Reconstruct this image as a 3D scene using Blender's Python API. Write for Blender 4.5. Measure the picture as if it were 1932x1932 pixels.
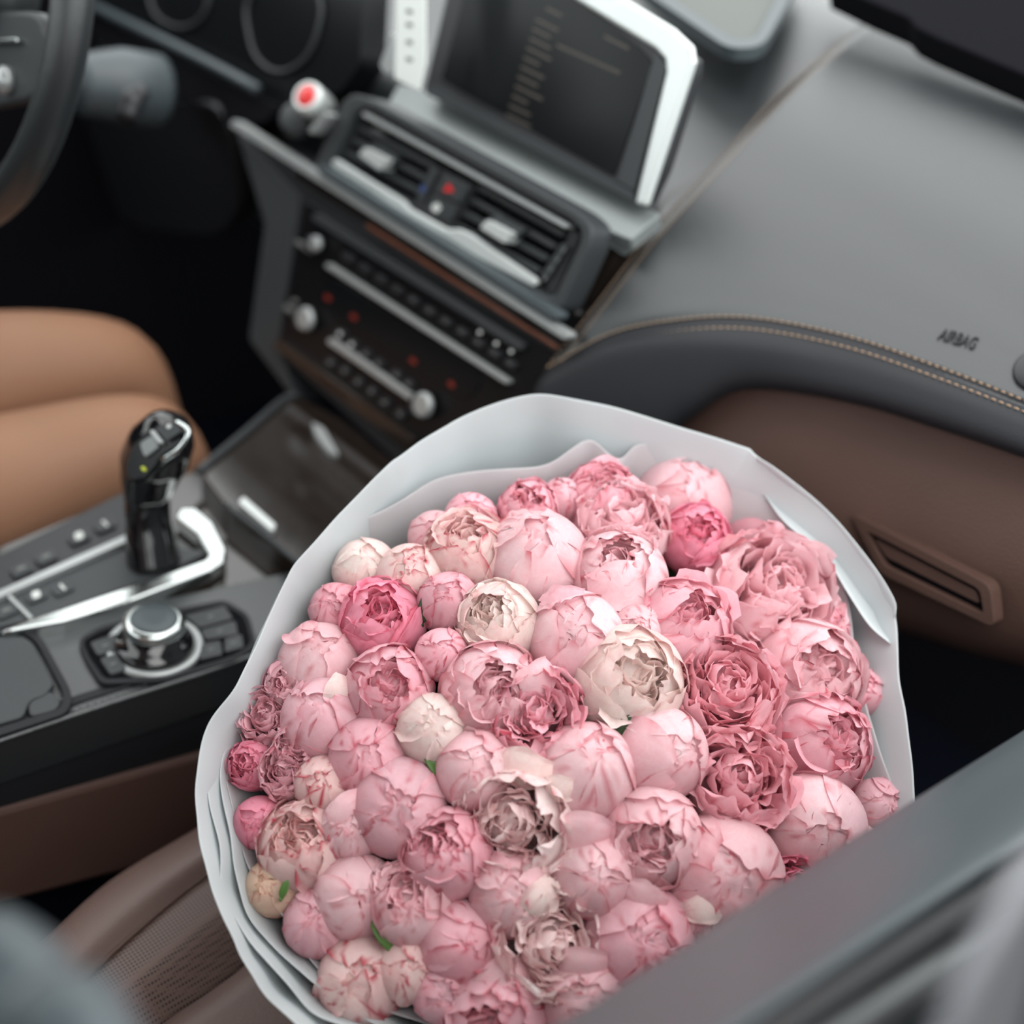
import bpy, bmesh, math, random
import numpy as np
from mathutils import Vector, Matrix
for o in list(bpy.data.objects): bpy.data.objects.remove(o)
SC = bpy.context.scene; COL = SC.collection
# ------------------------------------------------------------------ camera (car frame: +x passenger side, +y forward, +z up)
OFF = np.array([0.68, 0.0, 1.05])            # the camera stands at the open passenger window, 1.05 m above the car floor
F_PX, HALF = 2510.0, 966.0
Fw0 = np.array([2622., -642., 2510.]); Fw0 /= np.linalg.norm(Fw0)
Xr = -np.array([-2934., -2170., 2510.]); Xr -= Fw0 * Xr.dot(Fw0); Xr /= np.linalg.norm(Xr)
Up0 = np.cross(Xr, Fw0); th = math.radians(8)
Yf = Fw0 * math.cos(th) + Up0 * math.sin(th); Zu = Up0 * math.cos(th) - Fw0 * math.sin(th)
RW = np.array([Xr, Yf, Zu])                  # rows: world axes seen in the lens frame
def ray(px, py): return RW @ np.array([px - HALF, py - HALF, F_PX])
cam = bpy.data.objects.new('camera', bpy.data.cameras.new('camera')); COL.objects.link(cam); SC.camera = cam
r_, d_, f_ = RW[:, 0], RW[:, 1], RW[:, 2]
M = Matrix(((r_[0], -d_[0], -f_[0], OFF[0]), (r_[1], -d_[1], -f_[1], OFF[1]), (r_[2], -d_[2], -f_[2], OFF[2]), (0, 0, 0, 1)))
cam.matrix_world = M
cam.data.sensor_width = 36; cam.data.lens = 36 * F_PX / 1932; cam.data.clip_start = .01
cam.data.dof.use_dof = True; cam.data.dof.focus_distance = .745; cam.data.dof.aperture_fstop = 2.9
# ------------------------------------------------------------------ overcast sky
w = bpy.data.worlds.new('sky'); SC.world = w; w.use_nodes = True
nt = w.node_tree; bg = nt.nodes['Background']
tc = nt.nodes.new('ShaderNodeTexCoord'); sx = nt.nodes.new('ShaderNodeSeparateXYZ'); cr = nt.nodes.new('ShaderNodeValToRGB')
nt.links.new(tc.outputs['Generated'], sx.inputs[0])
mr = nt.nodes.new('ShaderNodeMapRange'); mr.inputs[1].default_value = -1; nt.links.new(sx.outputs[2], mr.inputs[0]); nt.links.new(mr.outputs[0], cr.inputs[0])
e = cr.color_ramp.elements; e[0].position = .40; e[0].color = (.05, .05, .05, 1); e[1].position = 1; e[1].color = (1.0, 1.0, 1.0, 1)
x = e.new(.5); x.color = (.80, .86, .86, 1)
x = e.new(.6); x.color = (.95, 1.0, 1.0, 1)
nt.links.new(cr.outputs[0], bg.inputs[0]); bg.inputs[1].default_value = 3.0
sun = bpy.data.objects.new('veiled_sun', bpy.data.lights.new('veiled_sun', 'SUN')); COL.objects.link(sun)
sun.data.energy = 1.2; sun.data.angle = math.radians(50); sun.data.color = (1, .98, .95)
sun.rotation_euler = Vector((-.50, .15, -1.0)).to_track_quat('-Z', 'Y').to_euler()
vs = SC.view_settings; vs.view_transform = 'Standard'; vs.look = 'None'; vs.gamma = 1; vs.exposure = -0.12; vs.use_curve_mapping = False
SC.cycles.max_bounces = 8; SC.cycles.transparent_max_bounces = 8
SC.cycles.use_denoising = True
# ------------------------------------------------------------------ helpers
rng = np.random.default_rng(7)
def N_(v): v = np.array(v, float); return v / np.linalg.norm(v)
def W(px, py, x=None, y=None, z=None, t=None):
    d = ray(px, py)
    if x is not None: k = x / d[0]
    elif y is not None: k = y / d[1]
    elif z is not None: k = z / d[2]
    else: k = t / np.linalg.norm(d)
    return d * k
def tag(o, label, cat, group=None, kind=None):
    if label: o['label'] = label
    if cat: o['category'] = cat
    if group: o['group'] = group
    if kind: o['kind'] = kind
    return o
def thing(name, base, label, cat, group=None):
    o = bpy.data.objects.new(name, None); COL.objects.link(o); o.empty_display_size = .02
    o.location = Vector(np.array(base) + OFF); return tag(o, label, cat, group)
def obj(name, V, Fc, mat, parent=None, smooth=True, bevel=0, col=None, subsurf=0, seg=2, solid=0):
    me = bpy.data.meshes.new(name)
    V = np.array(V, float).reshape(-1, 3) + OFF
    if parent is not None: base = np.array(world_loc(parent)); V = V - base
    me.from_pydata(V.tolist(), [], [tuple(int(i) for i in f) for f in Fc]); me.materials.append(mat)
    if smooth: me.polygons.foreach_set('use_smooth', [True] * len(me.polygons))
    if col is not None:
        a = me.color_attributes.new('Col', 'FLOAT_COLOR', 'POINT')
        c4 = np.ones((len(V), 4)); c4[:, :3] = col; a.data.foreach_set('color', c4.ravel())
    o = bpy.data.objects.new(name, me); COL.objects.link(o)
    if parent is not None: o.parent = parent
    if solid: m = o.modifiers.new('s', 'SOLIDIFY'); m.thickness = solid; m.offset = 0
    if bevel: m = o.modifiers.new('b', 'BEVEL'); m.width = bevel; m.segments = seg; m.limit_method = 'ANGLE'; m.angle_limit = math.radians(35)
    if subsurf: m = o.modifiers.new('ss', 'SUBSURF'); m.levels = m.render_levels = subsurf
    return o
def world_loc(o):
    v = np.array(o.location)
    return v if o.parent is None else v + world_loc(o.parent)
class Pl:                                    # a real plane in the car: p0, normal n (towards the cabin)
    def __init__(s, p0, n, u=(1, 0, 0)):
        s.p = np.array(p0, float); s.n = N_(n); s.u = N_(np.array(u, float) - s.n * np.dot(u, s.n)); s.v = np.cross(s.n, s.u)
    def at(s, px, py, h=0.):
        d = ray(px, py); return d * (np.dot(s.p + s.n * h, s.n) / np.dot(d, s.n))
    def loc(s, P): P = np.array(P) - s.p; return np.array([P.dot(s.u), P.dot(s.v)])
    def w(s, a, b, h=0.): return s.p + s.u * a + s.v * b + s.n * h
def rnd(poly, r, k=5):                       # round the corners of a pixel polygon
    out = []; n = len(poly); P = [np.array(p[:2], float) for p in poly]
    for i in range(n):
        a, b, c = P[i - 1], P[i], P[(i + 1) % n]
        rr = poly[i][2] if len(poly[i]) > 2 else r
        if rr <= 0: out.append(b); continue
        d1 = min(rr, .48 * np.linalg.norm(a - b)); d2 = min(rr, .48 * np.linalg.norm(c - b))
        q0 = b + N_(a - b) * d1; q1 = b + N_(c - b) * d2
        for t in np.linspace(0, 1, k): out.append((1 - t)**2 * q0 + 2 * t * (1 - t) * b + t * t * q1)
    return out
def slab(name, pl, poly, h0, h1, mat, parent=None, r=0, bevel=.0006, **k):   # polygon standing on plane pl from height h0 to h1
    pts = rnd(poly, r) if r else [np.array(p[:2]) for p in poly]
    top = [pl.at(p[0], p[1], h1) for p in pts]; n = len(top)
    bot = [p - pl.n * (h1 - h0) for p in top]
    a = np.array([pl.loc(p) for p in top]); area = 0.5 * np.sum(a[:, 0] * np.roll(a[:, 1], -1) - np.roll(a[:, 0], -1) * a[:, 1])
    if area < 0: top.reverse(); bot.reverse()
    F = [tuple(range(n)), tuple(range(2 * n - 1, n - 1, -1))] + [(i, i + n, (i + 1) % n + n, (i + 1) % n) for i in range(n)]
    return obj(name, top + bot, F, mat, parent, smooth=False, bevel=bevel, **k)
def ring(name, pl, outer, inner, h0, h1, mat, parent=None, ro=0, ri=0, bevel=.0006):
    A = rnd(outer, ro, 6); B = rnd(inner, ri, 6); n = len(A)
    def w4(P): t = [pl.at(p[0], p[1], h1) for p in P]; return t, [q - pl.n * (h1 - h0) for q in t]
    a1, a0 = w4(A); b1, b0 = w4(B); V = a1 + a0 + b1 + b0; F = []
    for i in range(n):
        j = (i + 1) % n
        F += [(i, j, 2 * n + j, 2 * n + i), (i, n + i, n + j, j), (2 * n + i, 2 * n + j, 3 * n + j, 3 * n + i), (n + i, 3 * n + i, 3 * n + j, n + j)]
    o = obj(name, V, F, mat, parent, smooth=False, bevel=bevel); fixn(o); return o
def fixn(o):
    bm = bmesh.new(); bm.from_mesh(o.data); bmesh.ops.recalc_face_normals(bm, faces=bm.faces); bm.to_mesh(o.data); bm.free()
def cat1(P, k):
    P = np.array(P, float); n = len(P); out = []
    for i in range(n - 1):
        p0 = P[i - 1] if i else 2 * P[0] - P[1]; p1 = P[i]; p2 = P[i + 1]; p3 = P[i + 2] if i + 2 < n else 2 * P[-1] - P[-2]
        for j in range(k):
            t = j / k; out.append(.5 * (2 * p1 + (p2 - p0) * t + (2 * p0 - 5 * p1 + 4 * p2 - p3) * t * t + (3 * p1 - p0 - 3 * p2 + p3) * t**3))
    out.append(P[-1]); return np.array(out)
def catc(P, k):                              # closed
    P = np.array(P, float); n = len(P); out = []
    for i in range(n):
        p0, p1, p2, p3 = P[i - 1], P[i], P[(i + 1) % n], P[(i + 2) % n]
        for j in range(k):
            t = j / k; out.append(.5 * (2 * p1 + (p2 - p0) * t + (2 * p0 - 5 * p1 + 4 * p2 - p3) * t * t + (3 * p1 - p0 - 3 * p2 + p3) * t**3))
    return np.array(out)
def gridF(nr, nc, closed=False):
    F = []
    for i in range(nr - 1):
        for j in range(nc if closed else nc - 1):
            k = (j + 1) % nc; F.append((i * nc + j, i * nc + k, (i + 1) * nc + k, (i + 1) * nc + j))
    return F
def loft(name, rows, mat, parent=None, ku=6, kv=6, solid=.003, **k):   # rows of world points -> smooth sheet
    R = [cat1(r, ku) for r in rows]; G = np.array(R); H = np.array([cat1(G[:, j], kv) for j in range(G.shape[1])]).transpose(1, 0, 2)
    o = obj(name, H.reshape(-1, 3), gridF(H.shape[0], H.shape[1]), mat, parent, solid=solid, **k); return o, H
def tube(name, P, r, mat, parent=None, n=10, sub=4, closed=False, flat=1.0, up=(0, 0, 1), **k):
    P = catc(P, sub) if closed else (cat1(P, sub) if sub > 1 else np.array(P, float)); m = len(P)
    rr = np.full(m, r) if np.isscalar(r) else np.interp(np.linspace(0, 1, m), np.linspace(0, 1, len(r)), r)
    V = []
    for i in range(m):
        a = P[(i - 1) % m] if closed or i else P[0]; b = P[(i + 1) % m] if closed or i < m - 1 else P[-1]
        t = N_(b - a); s = np.cross(t, up); s = N_(s if np.linalg.norm(s) > 1e-6 else np.cross(t, (1, 0, 0))); q = np.cross(s, t)
        for j in range(n):
            A = 2 * math.pi * j / n; V.append(P[i] + s * math.cos(A) * rr[i] + q * math.sin(A) * rr[i] * flat)
    F = gridF(m, n, True)
    if closed: F += [((m - 1) * n + j, (m - 1) * n + (j + 1) % n, (j + 1) % n, j) for j in range(n)]
    else: F += [tuple(range(n)), tuple((m - 1) * n + j for j in reversed(range(n)))]
    o = obj(name, V, F, mat, parent, **k); fixn(o); return o
def lathe(name, c, n, prof, mat, parent=None, seg=32, sx=1., sy=1., u=(1, 0, 0), **k):  # prof: (radius, height along n)
    pl = Pl(c, n, u); V = []
    for rr, h in prof:
        for j in range(seg):
            A = 2 * math.pi * j / seg; V.append(pl.w(rr * math.cos(A) * sx, rr * math.sin(A) * sy, h))
    m = len(prof); F = gridF(m, seg, True) + [tuple(reversed(range(seg))), tuple((m - 1) * seg + j for j in range(seg))]
    o = obj(name, V, F, mat, parent, **k); fixn(o); return o
def bar(name, pl, a, b, wpx, h0, h1, mat, parent=None, **k):   # straight bar between two image points lying on the plane
    a = np.array(a, float); b = np.array(b, float); q = np.array([-(b - a)[1], (b - a)[0]]); q = N_(q) * wpx / 2
    return slab(name, pl, [a + q, b + q, b - q, a - q], h0, h1, mat, parent, r=wpx * .45, **k)
# ------------------------------------------------------------------ materials
def mat(name, c, rough=.5, metal=0., spec=.5, bump=0., bscale=400., em=None, ems=0., coat=0., var=0., vscale=20.):
    m = bpy.data.materials.new(name); m.use_nodes = True; n = m.node_tree; b = n.nodes['Principled BSDF']
    b.inputs['Base Color'].default_value = (*c, 1); b.inputs['Roughness'].default_value = rough; b.inputs['Metallic'].default_value = metal
    b.inputs['Specular IOR Level'].default_value = spec; b.inputs['Coat Weight'].default_value = coat; b.inputs['Coat Roughness'].default_value = .08
    if em: b.inputs['Emission Color'].default_value = (*em, 1); b.inputs['Emission Strength'].default_value = ems
    t = n.nodes.new('ShaderNodeTexCoord')
    nz = n.nodes.new('ShaderNodeTexNoise'); nz.inputs['Scale'].default_value = vscale; nz.inputs['Detail'].default_value = 4; n.links.new(t.outputs['Object'], nz.inputs['Vector'])
    mx = n.nodes.new('ShaderNodeMix'); mx.data_type = 'RGBA'
    v = var or .04
    mx.inputs[6].default_value = (*[a * (1 - v) for a in c], 1); mx.inputs[7].default_value = (*[min(1, a * (1 + v)) for a in c], 1)
    n.links.new(nz.outputs[0], mx.inputs[0]); n.links.new(mx.outputs[2], b.inputs['Base Color'])
    if bump:
        vo = n.nodes.new('ShaderNodeTexVoronoi'); vo.inputs['Scale'].default_value = bscale; n.links.new(t.outputs['Object'], vo.inputs['Vector'])
        bp = n.nodes.new('ShaderNodeBump'); bp.inputs['Strength'].default_value = bump; bp.inputs['Distance'].default_value = .0006
        n.links.new(vo.outputs['Distance'], bp.inputs['Height']); n.links.new(bp.outputs[0], b.inputs['Normal'])
    return m
M_LB = mat('black_leather', (.015, .018, .020), .34, spec=.9, bump=.25, bscale=900)
for m_ in (M_LB,):
    q_ = m_.node_tree.nodes['Principled BSDF']; q_.inputs['Sheen Weight'].default_value = .03; q_.inputs['Sheen Roughness'].default_value = .4; q_.inputs['Sheen Tint'].default_value = (.85, 1, 1, 1)
M_LB2 = mat('dark_leather', (.012, .013, .016), .6, spec=.3, bump=.25, bscale=900)
M_BR = mat('brown_leather', (.085, .046, .036), .52, spec=.35, bump=.35, bscale=600, var=.12)
M_BR2 = mat('brown_seat_leather', (.135, .085, .072), .5, bump=.25, bscale=700, var=.08)
M_PL = mat('black_plastic', (.016, .017, .020), .45)
M_PLG = mat('grey_plastic', (.030, .034, .037), .5)
M_GB2 = mat('panel_black', (.006, .006, .007), .3, spec=.25)
M_GB = mat('gloss_black', (.006, .006, .007), .08, coat=.5)
M_DK = mat('deep_black', (.004, .004, .006), .8, spec=.1)
M_CP = mat('black_carpet', (.004, .005, .010), .95, spec=.05, bump=.3, bscale=1500)
M_CH = mat('satin_chrome', (.62, .66, .65), .22, 1.0)
M_SG = mat('satin_grey_trim', (.20, .22, .22), .42, .3)
M_CHD = mat('dim_metal', (.42, .44, .44), .35, .45)
M_SLV = mat('bright_silver', (.66, .70, .69), .3, .4)
M_WD = mat('dark_wood', (.014, .010, .008), .14, coat=.4, var=.5, vscale=60)
M_RFO = mat('orange_reflection', (.16, .055, .03), .25, coat=.3, var=.3, vscale=90)  # colour of the painted orange reflection under the chrome strip
M_RED = mat('red_button', (.62, .03, .03), .25, coat=.5)
M_WH = mat('white_mark', (.6, .62, .6), .5)
M_GR = mat('grey_mark', (.13, .135, .13), .5)
M_REDL = mat('red_display', (.05, .004, .003), .4, em=(1, .09, .04), ems=.10)
M_GRNL = mat('green_lamp', (.3, .35, .02), .4, em=(.6, .7, .05), ems=.35)
M_SCR = mat('screen_glass', (.006, .007, .008), .22, spec=.22)
M_SCT = mat('screen_text_light', (.02, .018, .015), .4, em=(.55, .42, .33), ems=.05)
M_ST = mat('tan_thread', (.42, .28, .18), .7)
M_CARD = mat('white_card', (.72, .76, .73), .5)
M_SK = mat('skin', (.29, .152, .092), .55, spec=.25, var=.06, vscale=8)
M_SKB = M_SK.node_tree.nodes['Principled BSDF']; M_SKB.inputs['Subsurface Weight'].default_value = .15; M_SKB.inputs['Subsurface Radius'].default_value = (.02, .008, .004)
M_CLO = mat('dark_cloth', (.010, .011, .016), .9)
M_RB = mat('rubber', (.012, .012, .014), .6)
M_SIL = mat('sill_grey', (.052, .066, .073), .42)
M_HL = mat('headliner', (.05, .05, .052), .9)
M_PRF = mat('perforated_leather', (.13, .080, .066), .55, var=.05)
def add_holes(m):
    n = m.node_tree; b = n.nodes['Principled BSDF']; t = n.nodes.new('ShaderNodeTexCoord'); src = b.inputs['Base Color'].links[0].from_socket
    vo = n.nodes.new('ShaderNodeTexVoronoi'); vo.inputs['Scale'].default_value = 430; vo.inputs['Randomness'].default_value = 0; n.links.new(t.outputs['Object'], vo.inputs['Vector'])
    rp = n.nodes.new('ShaderNodeValToRGB'); rp.color_ramp.elements[0].position = .28; rp.color_ramp.elements[1].position = .42
    n.links.new(vo.outputs['Distance'], rp.inputs[0]); mx = n.nodes.new('ShaderNodeMix'); mx.data_type = 'RGBA'; mx.inputs[6].default_value = (.03, .018, .015, 1)
    n.links.new(src, mx.inputs[7]); n.links.new(rp.outputs[0], mx.inputs[0]); n.links.new(mx.outputs[2], b.inputs['Base Color'])
add_holes(M_PRF)
M_GRI = mat('speaker_mesh', (.10, .11, .10), .7)
def thin_mat(name, c, trans, rough, attr=False, vein=0.):
    m = bpy.data.materials.new(name); m.use_nodes = True; n = m.node_tree; b = n.nodes['Principled BSDF']; out = n.nodes['Material Output']
    tl = n.nodes.new('ShaderNodeBsdfTranslucent'); ms = n.nodes.new('ShaderNodeMixShader'); ms.inputs[0].default_value = trans
    b.inputs['Roughness'].default_value = rough; b.inputs['Specular IOR Level'].default_value = .35
    b.inputs['Base Color'].default_value = (*c, 1); tl.inputs[0].default_value = (*c, 1)
    if attr:
        at = n.nodes.new('ShaderNodeAttribute'); at.attribute_name = 'Col'
        t2 = n.nodes.new('ShaderNodeTexCoord'); n2 = n.nodes.new('ShaderNodeTexNoise'); n2.inputs['Scale'].default_value = 130; n2.inputs['Detail'].default_value = 8; n2.inputs['Roughness'].default_value = .7; n2.inputs['Distortion'].default_value = 1.5
        n.links.new(t2.outputs['Object'], n2.inputs['Vector']); m2 = n.nodes.new('ShaderNodeMapRange'); m2.inputs[1].default_value = .35; m2.inputs[2].default_value = .7; n.links.new(n2.outputs[0], m2.inputs[0])
        mu = n.nodes.new('ShaderNodeMix'); mu.data_type = 'RGBA'; mu.blend_type = 'MULTIPLY'; mu.inputs[7].default_value = (.97, .82, .85, 1)
        n.links.new(m2.outputs[0], mu.inputs[0]); n.links.new(at.outputs['Color'], mu.inputs[6])
        n.links.new(mu.outputs[2], b.inputs['Base Color']); n.links.new(mu.outputs[2], tl.inputs[0])
    t = n.nodes.new('ShaderNodeTexCoord'); nz = n.nodes.new('ShaderNodeTexNoise'); nz.inputs['Scale'].default_value = 90 if attr else 16; nz.inputs['Detail'].default_value = 5
    n.links.new(t.outputs['Object'], nz.inputs['Vector']); bp = n.nodes.new('ShaderNodeBump'); bp.inputs['Strength'].default_value = vein; bp.inputs['Distance'].default_value = .002 if attr else .004
    n.links.new(nz.outputs[0], bp.inputs['Height']); n.links.new(bp.outputs[0], b.inputs['Normal'])
    n.links.new(b.outputs[0], ms.inputs[1]); n.links.new(tl.outputs[0], ms.inputs[2]); n.links.new(ms.outputs[0], out.inputs[0]); return m
M_PET = thin_mat('peony_petal', (.8, .5, .55), .38, .5, True, .35)
M_PAP = thin_mat('white_wrapping_paper', (.62, .66, .67), .28, .4, False, .25)
M_TIS = thin_mat('white_tissue', (.70, .69, .70), .45, .55, False, .35)
M_LEAF = thin_mat('peony_leaf', (.10, .20, .05), .2, .4, False, .3)
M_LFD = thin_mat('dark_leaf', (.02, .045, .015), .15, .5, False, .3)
# ------------------------------------------------------------------ cabin shell (setting)
def box(name, a, b, m, parent=None, bevel=0., **k):
    a = np.array(a, float); b = np.array(b, float)
    V = [(x, y, z) for x in (a[0], b[0]) for y in (a[1], b[1]) for z in (a[2], b[2])]
    F = [(0, 1, 3, 2), (4, 6, 7, 5), (0, 4, 5, 1), (2, 3, 7, 6), (0, 2, 6, 4), (1, 5, 7, 3)]
    return obj(name, V, F, m, parent, smooth=False, bevel=bevel, **k)
def struct(o): o['kind'] = 'structure'; return o
struct(box('floor', (-1.5, -.9, -1.09), (.02, 1.3, -1.05), M_CP))
struct(box('wall_front', (-1.5, 1.30, -1.05), (.02, 1.34, -.42), M_DK))
struct(box('wall_left', (-1.55, -.9, -1.05), (-1.5, 1.34, -.25), M_DK))
struct(box('wall_rear', (-1.5, -.95, -1.05), (.02, -.9, -.2), M_CP))
struct(box('ceiling', (-1.40, -.9, .27), (-.13, .30, .31), M_HL))
STK = Pl((-.775, .700, -.3955), (0, -.966, .259)); SV = Pl(STK.p - STK.n * .016, STK.n)
SCN = Pl((-.756, .751, -.315), (0, -.97, .24))
FC = Pl((-.66, .36, -.63), (0, 0, 1))
DSH = Pl((-.7, 1.0, -.264), (0, -.2, 1))
T = lambda rows: [[W(p[0], p[1], y=p[2]) for p in r] for r in rows]
# ------------------------------------------------------------------ dashboard
dash = thing('dashboard', (-.5, .8, -.5), 'black leather dashboard with tan stitched seams and brown glove compartment face', 'dashboard')
R = [[(1760,-60,1.24),(1835,-28,1.24),(1910,8,1.24),(1985,45,1.24),(2060,82,1.24),(2135,120,1.24),(2210,158,1.24)],
 [(1666,23,1.08),(1750,70,1.07),(1840,120,1.06),(1930,170,1.05),(2020,220,1.04),(2120,280,1.03),(2220,340,1.02)],
 [(1490,165,.93),(1590,220,.95),(1700,285,.955),(1810,350,.95),(1930,420,.94),(2050,500,.93),(2180,590,.92)],
 [(1350,315,.83),(1450,340,.885),(1560,400,.905),(1680,465,.90),(1810,540,.885),(1950,630,.865),(2100,730,.85)],
 [(1215,465,.755),(1315,470,.83),(1430,500,.85),(1560,540,.85),(1700,590,.84),(1860,660,.83),(2040,730,.82)],
 [(1110,600,.705),(1205,590,.765),(1320,576,.805),(1460,582,.815),(1620,616,.812),(1790,670,.80),(2000,752,.79)],
 [(1035,697,.668),(1150,634,.722),(1270,608,.768),(1410,602,.790),(1590,635,.790),(1770,695,.780),(2000,785,.768)]]
FZ = cat1([(.60,-.62,0),(.655,-.505,0),(.70,-.432,0),(.75,-.382,0),(.83,-.328,0),(.92,-.289,0),(1.08,-.253,0),(1.26,-.238,0),(1.5,-.23,0)], 12)
def PR(px, py):                              # point of the dash top profile seen at a pixel
    d = ray(px, py); ys = np.linspace(.58, 1.5, 800); zs = np.interp(ys, FZ[:, 0], FZ[:, 1]); g = zs - d[2] / d[1] * ys
    i = np.where(np.sign(g[:-1]) != np.sign(g[1:]))[0]; i = i[0] if len(i) else int(np.argmin(abs(g))); q = g[i] / (g[i] - g[i + 1]) if g[i] != g[i + 1] else 0
    return d * ((ys[i] + q * (ys[1] - ys[0])) / d[1])
RP = [[PR(q[0], q[1]) for q in r] for r in R]; SY = [q[1] for q in RP[-1]]; SX = [q[0] for q in R[-1]]
XT = lambda r, k=1.3: list(r) + [np.array(r[-1]) + (np.array(r[-1]) - np.array(r[-2])) * k]
_, G0 = loft('airbag_panel', [XT(r) for r in RP], M_LB, dash)
R2 = [[(1035,699),(1150,636),(1270,610),(1410,604),(1590,637),(1770,697),(2000,787)],[(1024,712),(1149,647),(1272,622),(1412,617),(1592,651),(1772,712),(2000,802)],
 [(1008,742),(1150,685),(1285,662),(1435,665),(1610,700),(1780,752),(2000,835)],
 [(985,810),(1190,840),(1292,780),(1405,726),(1600,750),(1780,803),(2000,878)],
 [(985,830),(1195,860),(1296,790),(1407,732),(1600,756),(1780,809),(2000,884)]]
DL = [0, -.007, -.020, -.024, .012]
loft('lower_roll', [XT([W(q[0], q[1], y=SY[i] + DL[j]) for i, q in enumerate(r)]) for j, r in enumerate(R2)], M_LB2, dash)
G = [[(1262,800,.782),(1400,700,.784),(1600,725,.786),(1780,780,.783),(2010,850,.773)],
 [(1240,900,.752),(1400,860,.762),(1600,890,.765),(1800,935,.762),(2020,1000,.752)],
 [(1280,1050,.742),(1450,1040,.752),(1650,1050,.754),(1840,1095,.749),(2050,1150,.738)],
 [(1330,1180,.755),(1500,1180,.765),(1670,1180,.768),(1850,1228,.765),(2060,1280,.758)],
 [(1345,1195,.85),(1510,1192,.86),(1680,1190,.86),(1860,1236,.86),(2070,1288,.86)]]
GD = [.006, -.014, -.024, -.012, .07]
gl = loft('glove_box_front', [XT([W(q[0], q[1], y=float(np.interp(q[0], SX, SY)) + GD[j]) for q in r]) for j, r in enumerate(G)], M_BR, dash)[0]; gl['label'] = 'brown leather glove box front'
# seam stitching and piping
def resamp(P, step):
    P = np.array(P); s = np.r_[0, np.cumsum(np.linalg.norm(np.diff(P, axis=0), axis=1))]; q = np.arange(0, s[-1], step)
    return np.array([[np.interp(a, s, P[:, k]) for k in range(3)] for a in q])
def stitches(name, P, parent, L=.0036, gap=.0016, r=.0007, m=None, push=(0, 0, 0)):
    Q = resamp(cat1(P, 14), L + gap); V = []; F = []
    for i in range(len(Q) - 1):
        t = N_(Q[i + 1] - Q[i]); a = Q[i] + np.array(push); b = a + t * L; s = N_(np.cross(t, (0, -.5, .8))); u = np.cross(s, t); k = len(V)
        for p, rr in ((a, .5), ((a + b) / 2 + u * r * .6, 1.), (b, .5)):
            V += [p + s * r * rr, p + u * r * rr, p - s * r * rr, p - u * r * rr]
        for z in (0, 4):
            for j in range(4): F.append((k + z + j, k + z + (j + 1) % 4, k + z + 4 + (j + 1) % 4, k + z + 4 + j))
    o = obj(name, V, F, m or M_ST, parent); o['kind'] = 'stuff'; return o
nrm = np.array((0, -.0022, .0016))
seamU = [W(p[0], p[1] - 1, y=SY[i]) + nrm for i, p in enumerate(R[-1])]; seamU = XT(seamU); seamL = [W(p[0], p[1] + 20, y=SY[i] - .009) + nrm * .8 for i, p in enumerate(R[-1])]; seamL = XT(seamL)
stitches('stitching', seamU, dash); stitches('stitching', seamL, dash)
pip = [W(p[0], p[1] + 11, y=SY[i] - .004) + nrm * .4 for i, p in enumerate(R[-1])]; pip = XT(pip)
tube('piping', pip, .0013, M_LB, dash, n=8, sub=8)
left = [PR(*p[:2]) + np.array((0, -.001, .0016)) for p in [(1666,23,1.08),(1490,165,.93),(1350,315,.83),(1215,465,.755),(1110,600,.705),(1030,702,.668)]]
lf2 = [p + np.array((.007, 0, .001)) for p in left]; lf1 = [p + np.array((.0, 0, .0008)) for p in left]
stitches('stitching', lf1, dash, L=.003, r=.0004); stitches('stitching', lf2, dash, L=.003, r=.0004)
# edge closing the airbag panel towards the stack
side = [[p + np.array((-.001, .001, -.001)) for p in left], [p + np.array((.002, .006, -.05)) for p in left]]
loft('panel_side', side, M_LB2, dash, kv=1)
# middle and driver's part of the dash top
prof = [(1.26, -.262), (1.08, -.262), (.95, -.30), (.86, -.335), (.80, -.356), (.775, -.37), (.765, -.40), (.765, -.47), (.765, -.57), (.82, -.60)]
loft('dash_top', [[(x, y, z) for x in (-1.5, -1.2, -.95, -.75, -.612)] for y, z in prof], M_LB, dash)
# windscreen base strip
ws = Pl(W(1800, 60, y=1.06), (0, -.55, .83))
struct(slab('trim_1', ws, [(1560,-36),(1640,2),(1712,32),(1730,52),(1765,70),(1932,140),(2200,255),(2760,500),(2800,360),(2250,120),(1600,-160)], 0, .03, M_DK, None, bevel=.002))
bpy.data.objects['trim_1']['label'] = 'black windscreen base strip beyond the dashboard'
# speaker grille
sg = thing('speaker_grille', DSH.at(1380, 20), 'grey mesh speaker grille set in the dashboard top behind the screen', 'speaker')
slab('mesh_panel', DSH, [(1190,-80),(1240,-22),(1388,74),(1425,70),(1478,-30),(1500,-100)], .010, .016, M_GRI, sg, r=12)
ring('frame', DSH, [(1150,-80),(1215,-18),(1375,92),(1440,88),(1500,-20),(1530,-100)], [(1190,-80),(1240,-22),(1388,74),(1425,70),(1478,-30),(1500,-100)], .008, .019, M_SIL, sg, ro=25, ri=12)
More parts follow.
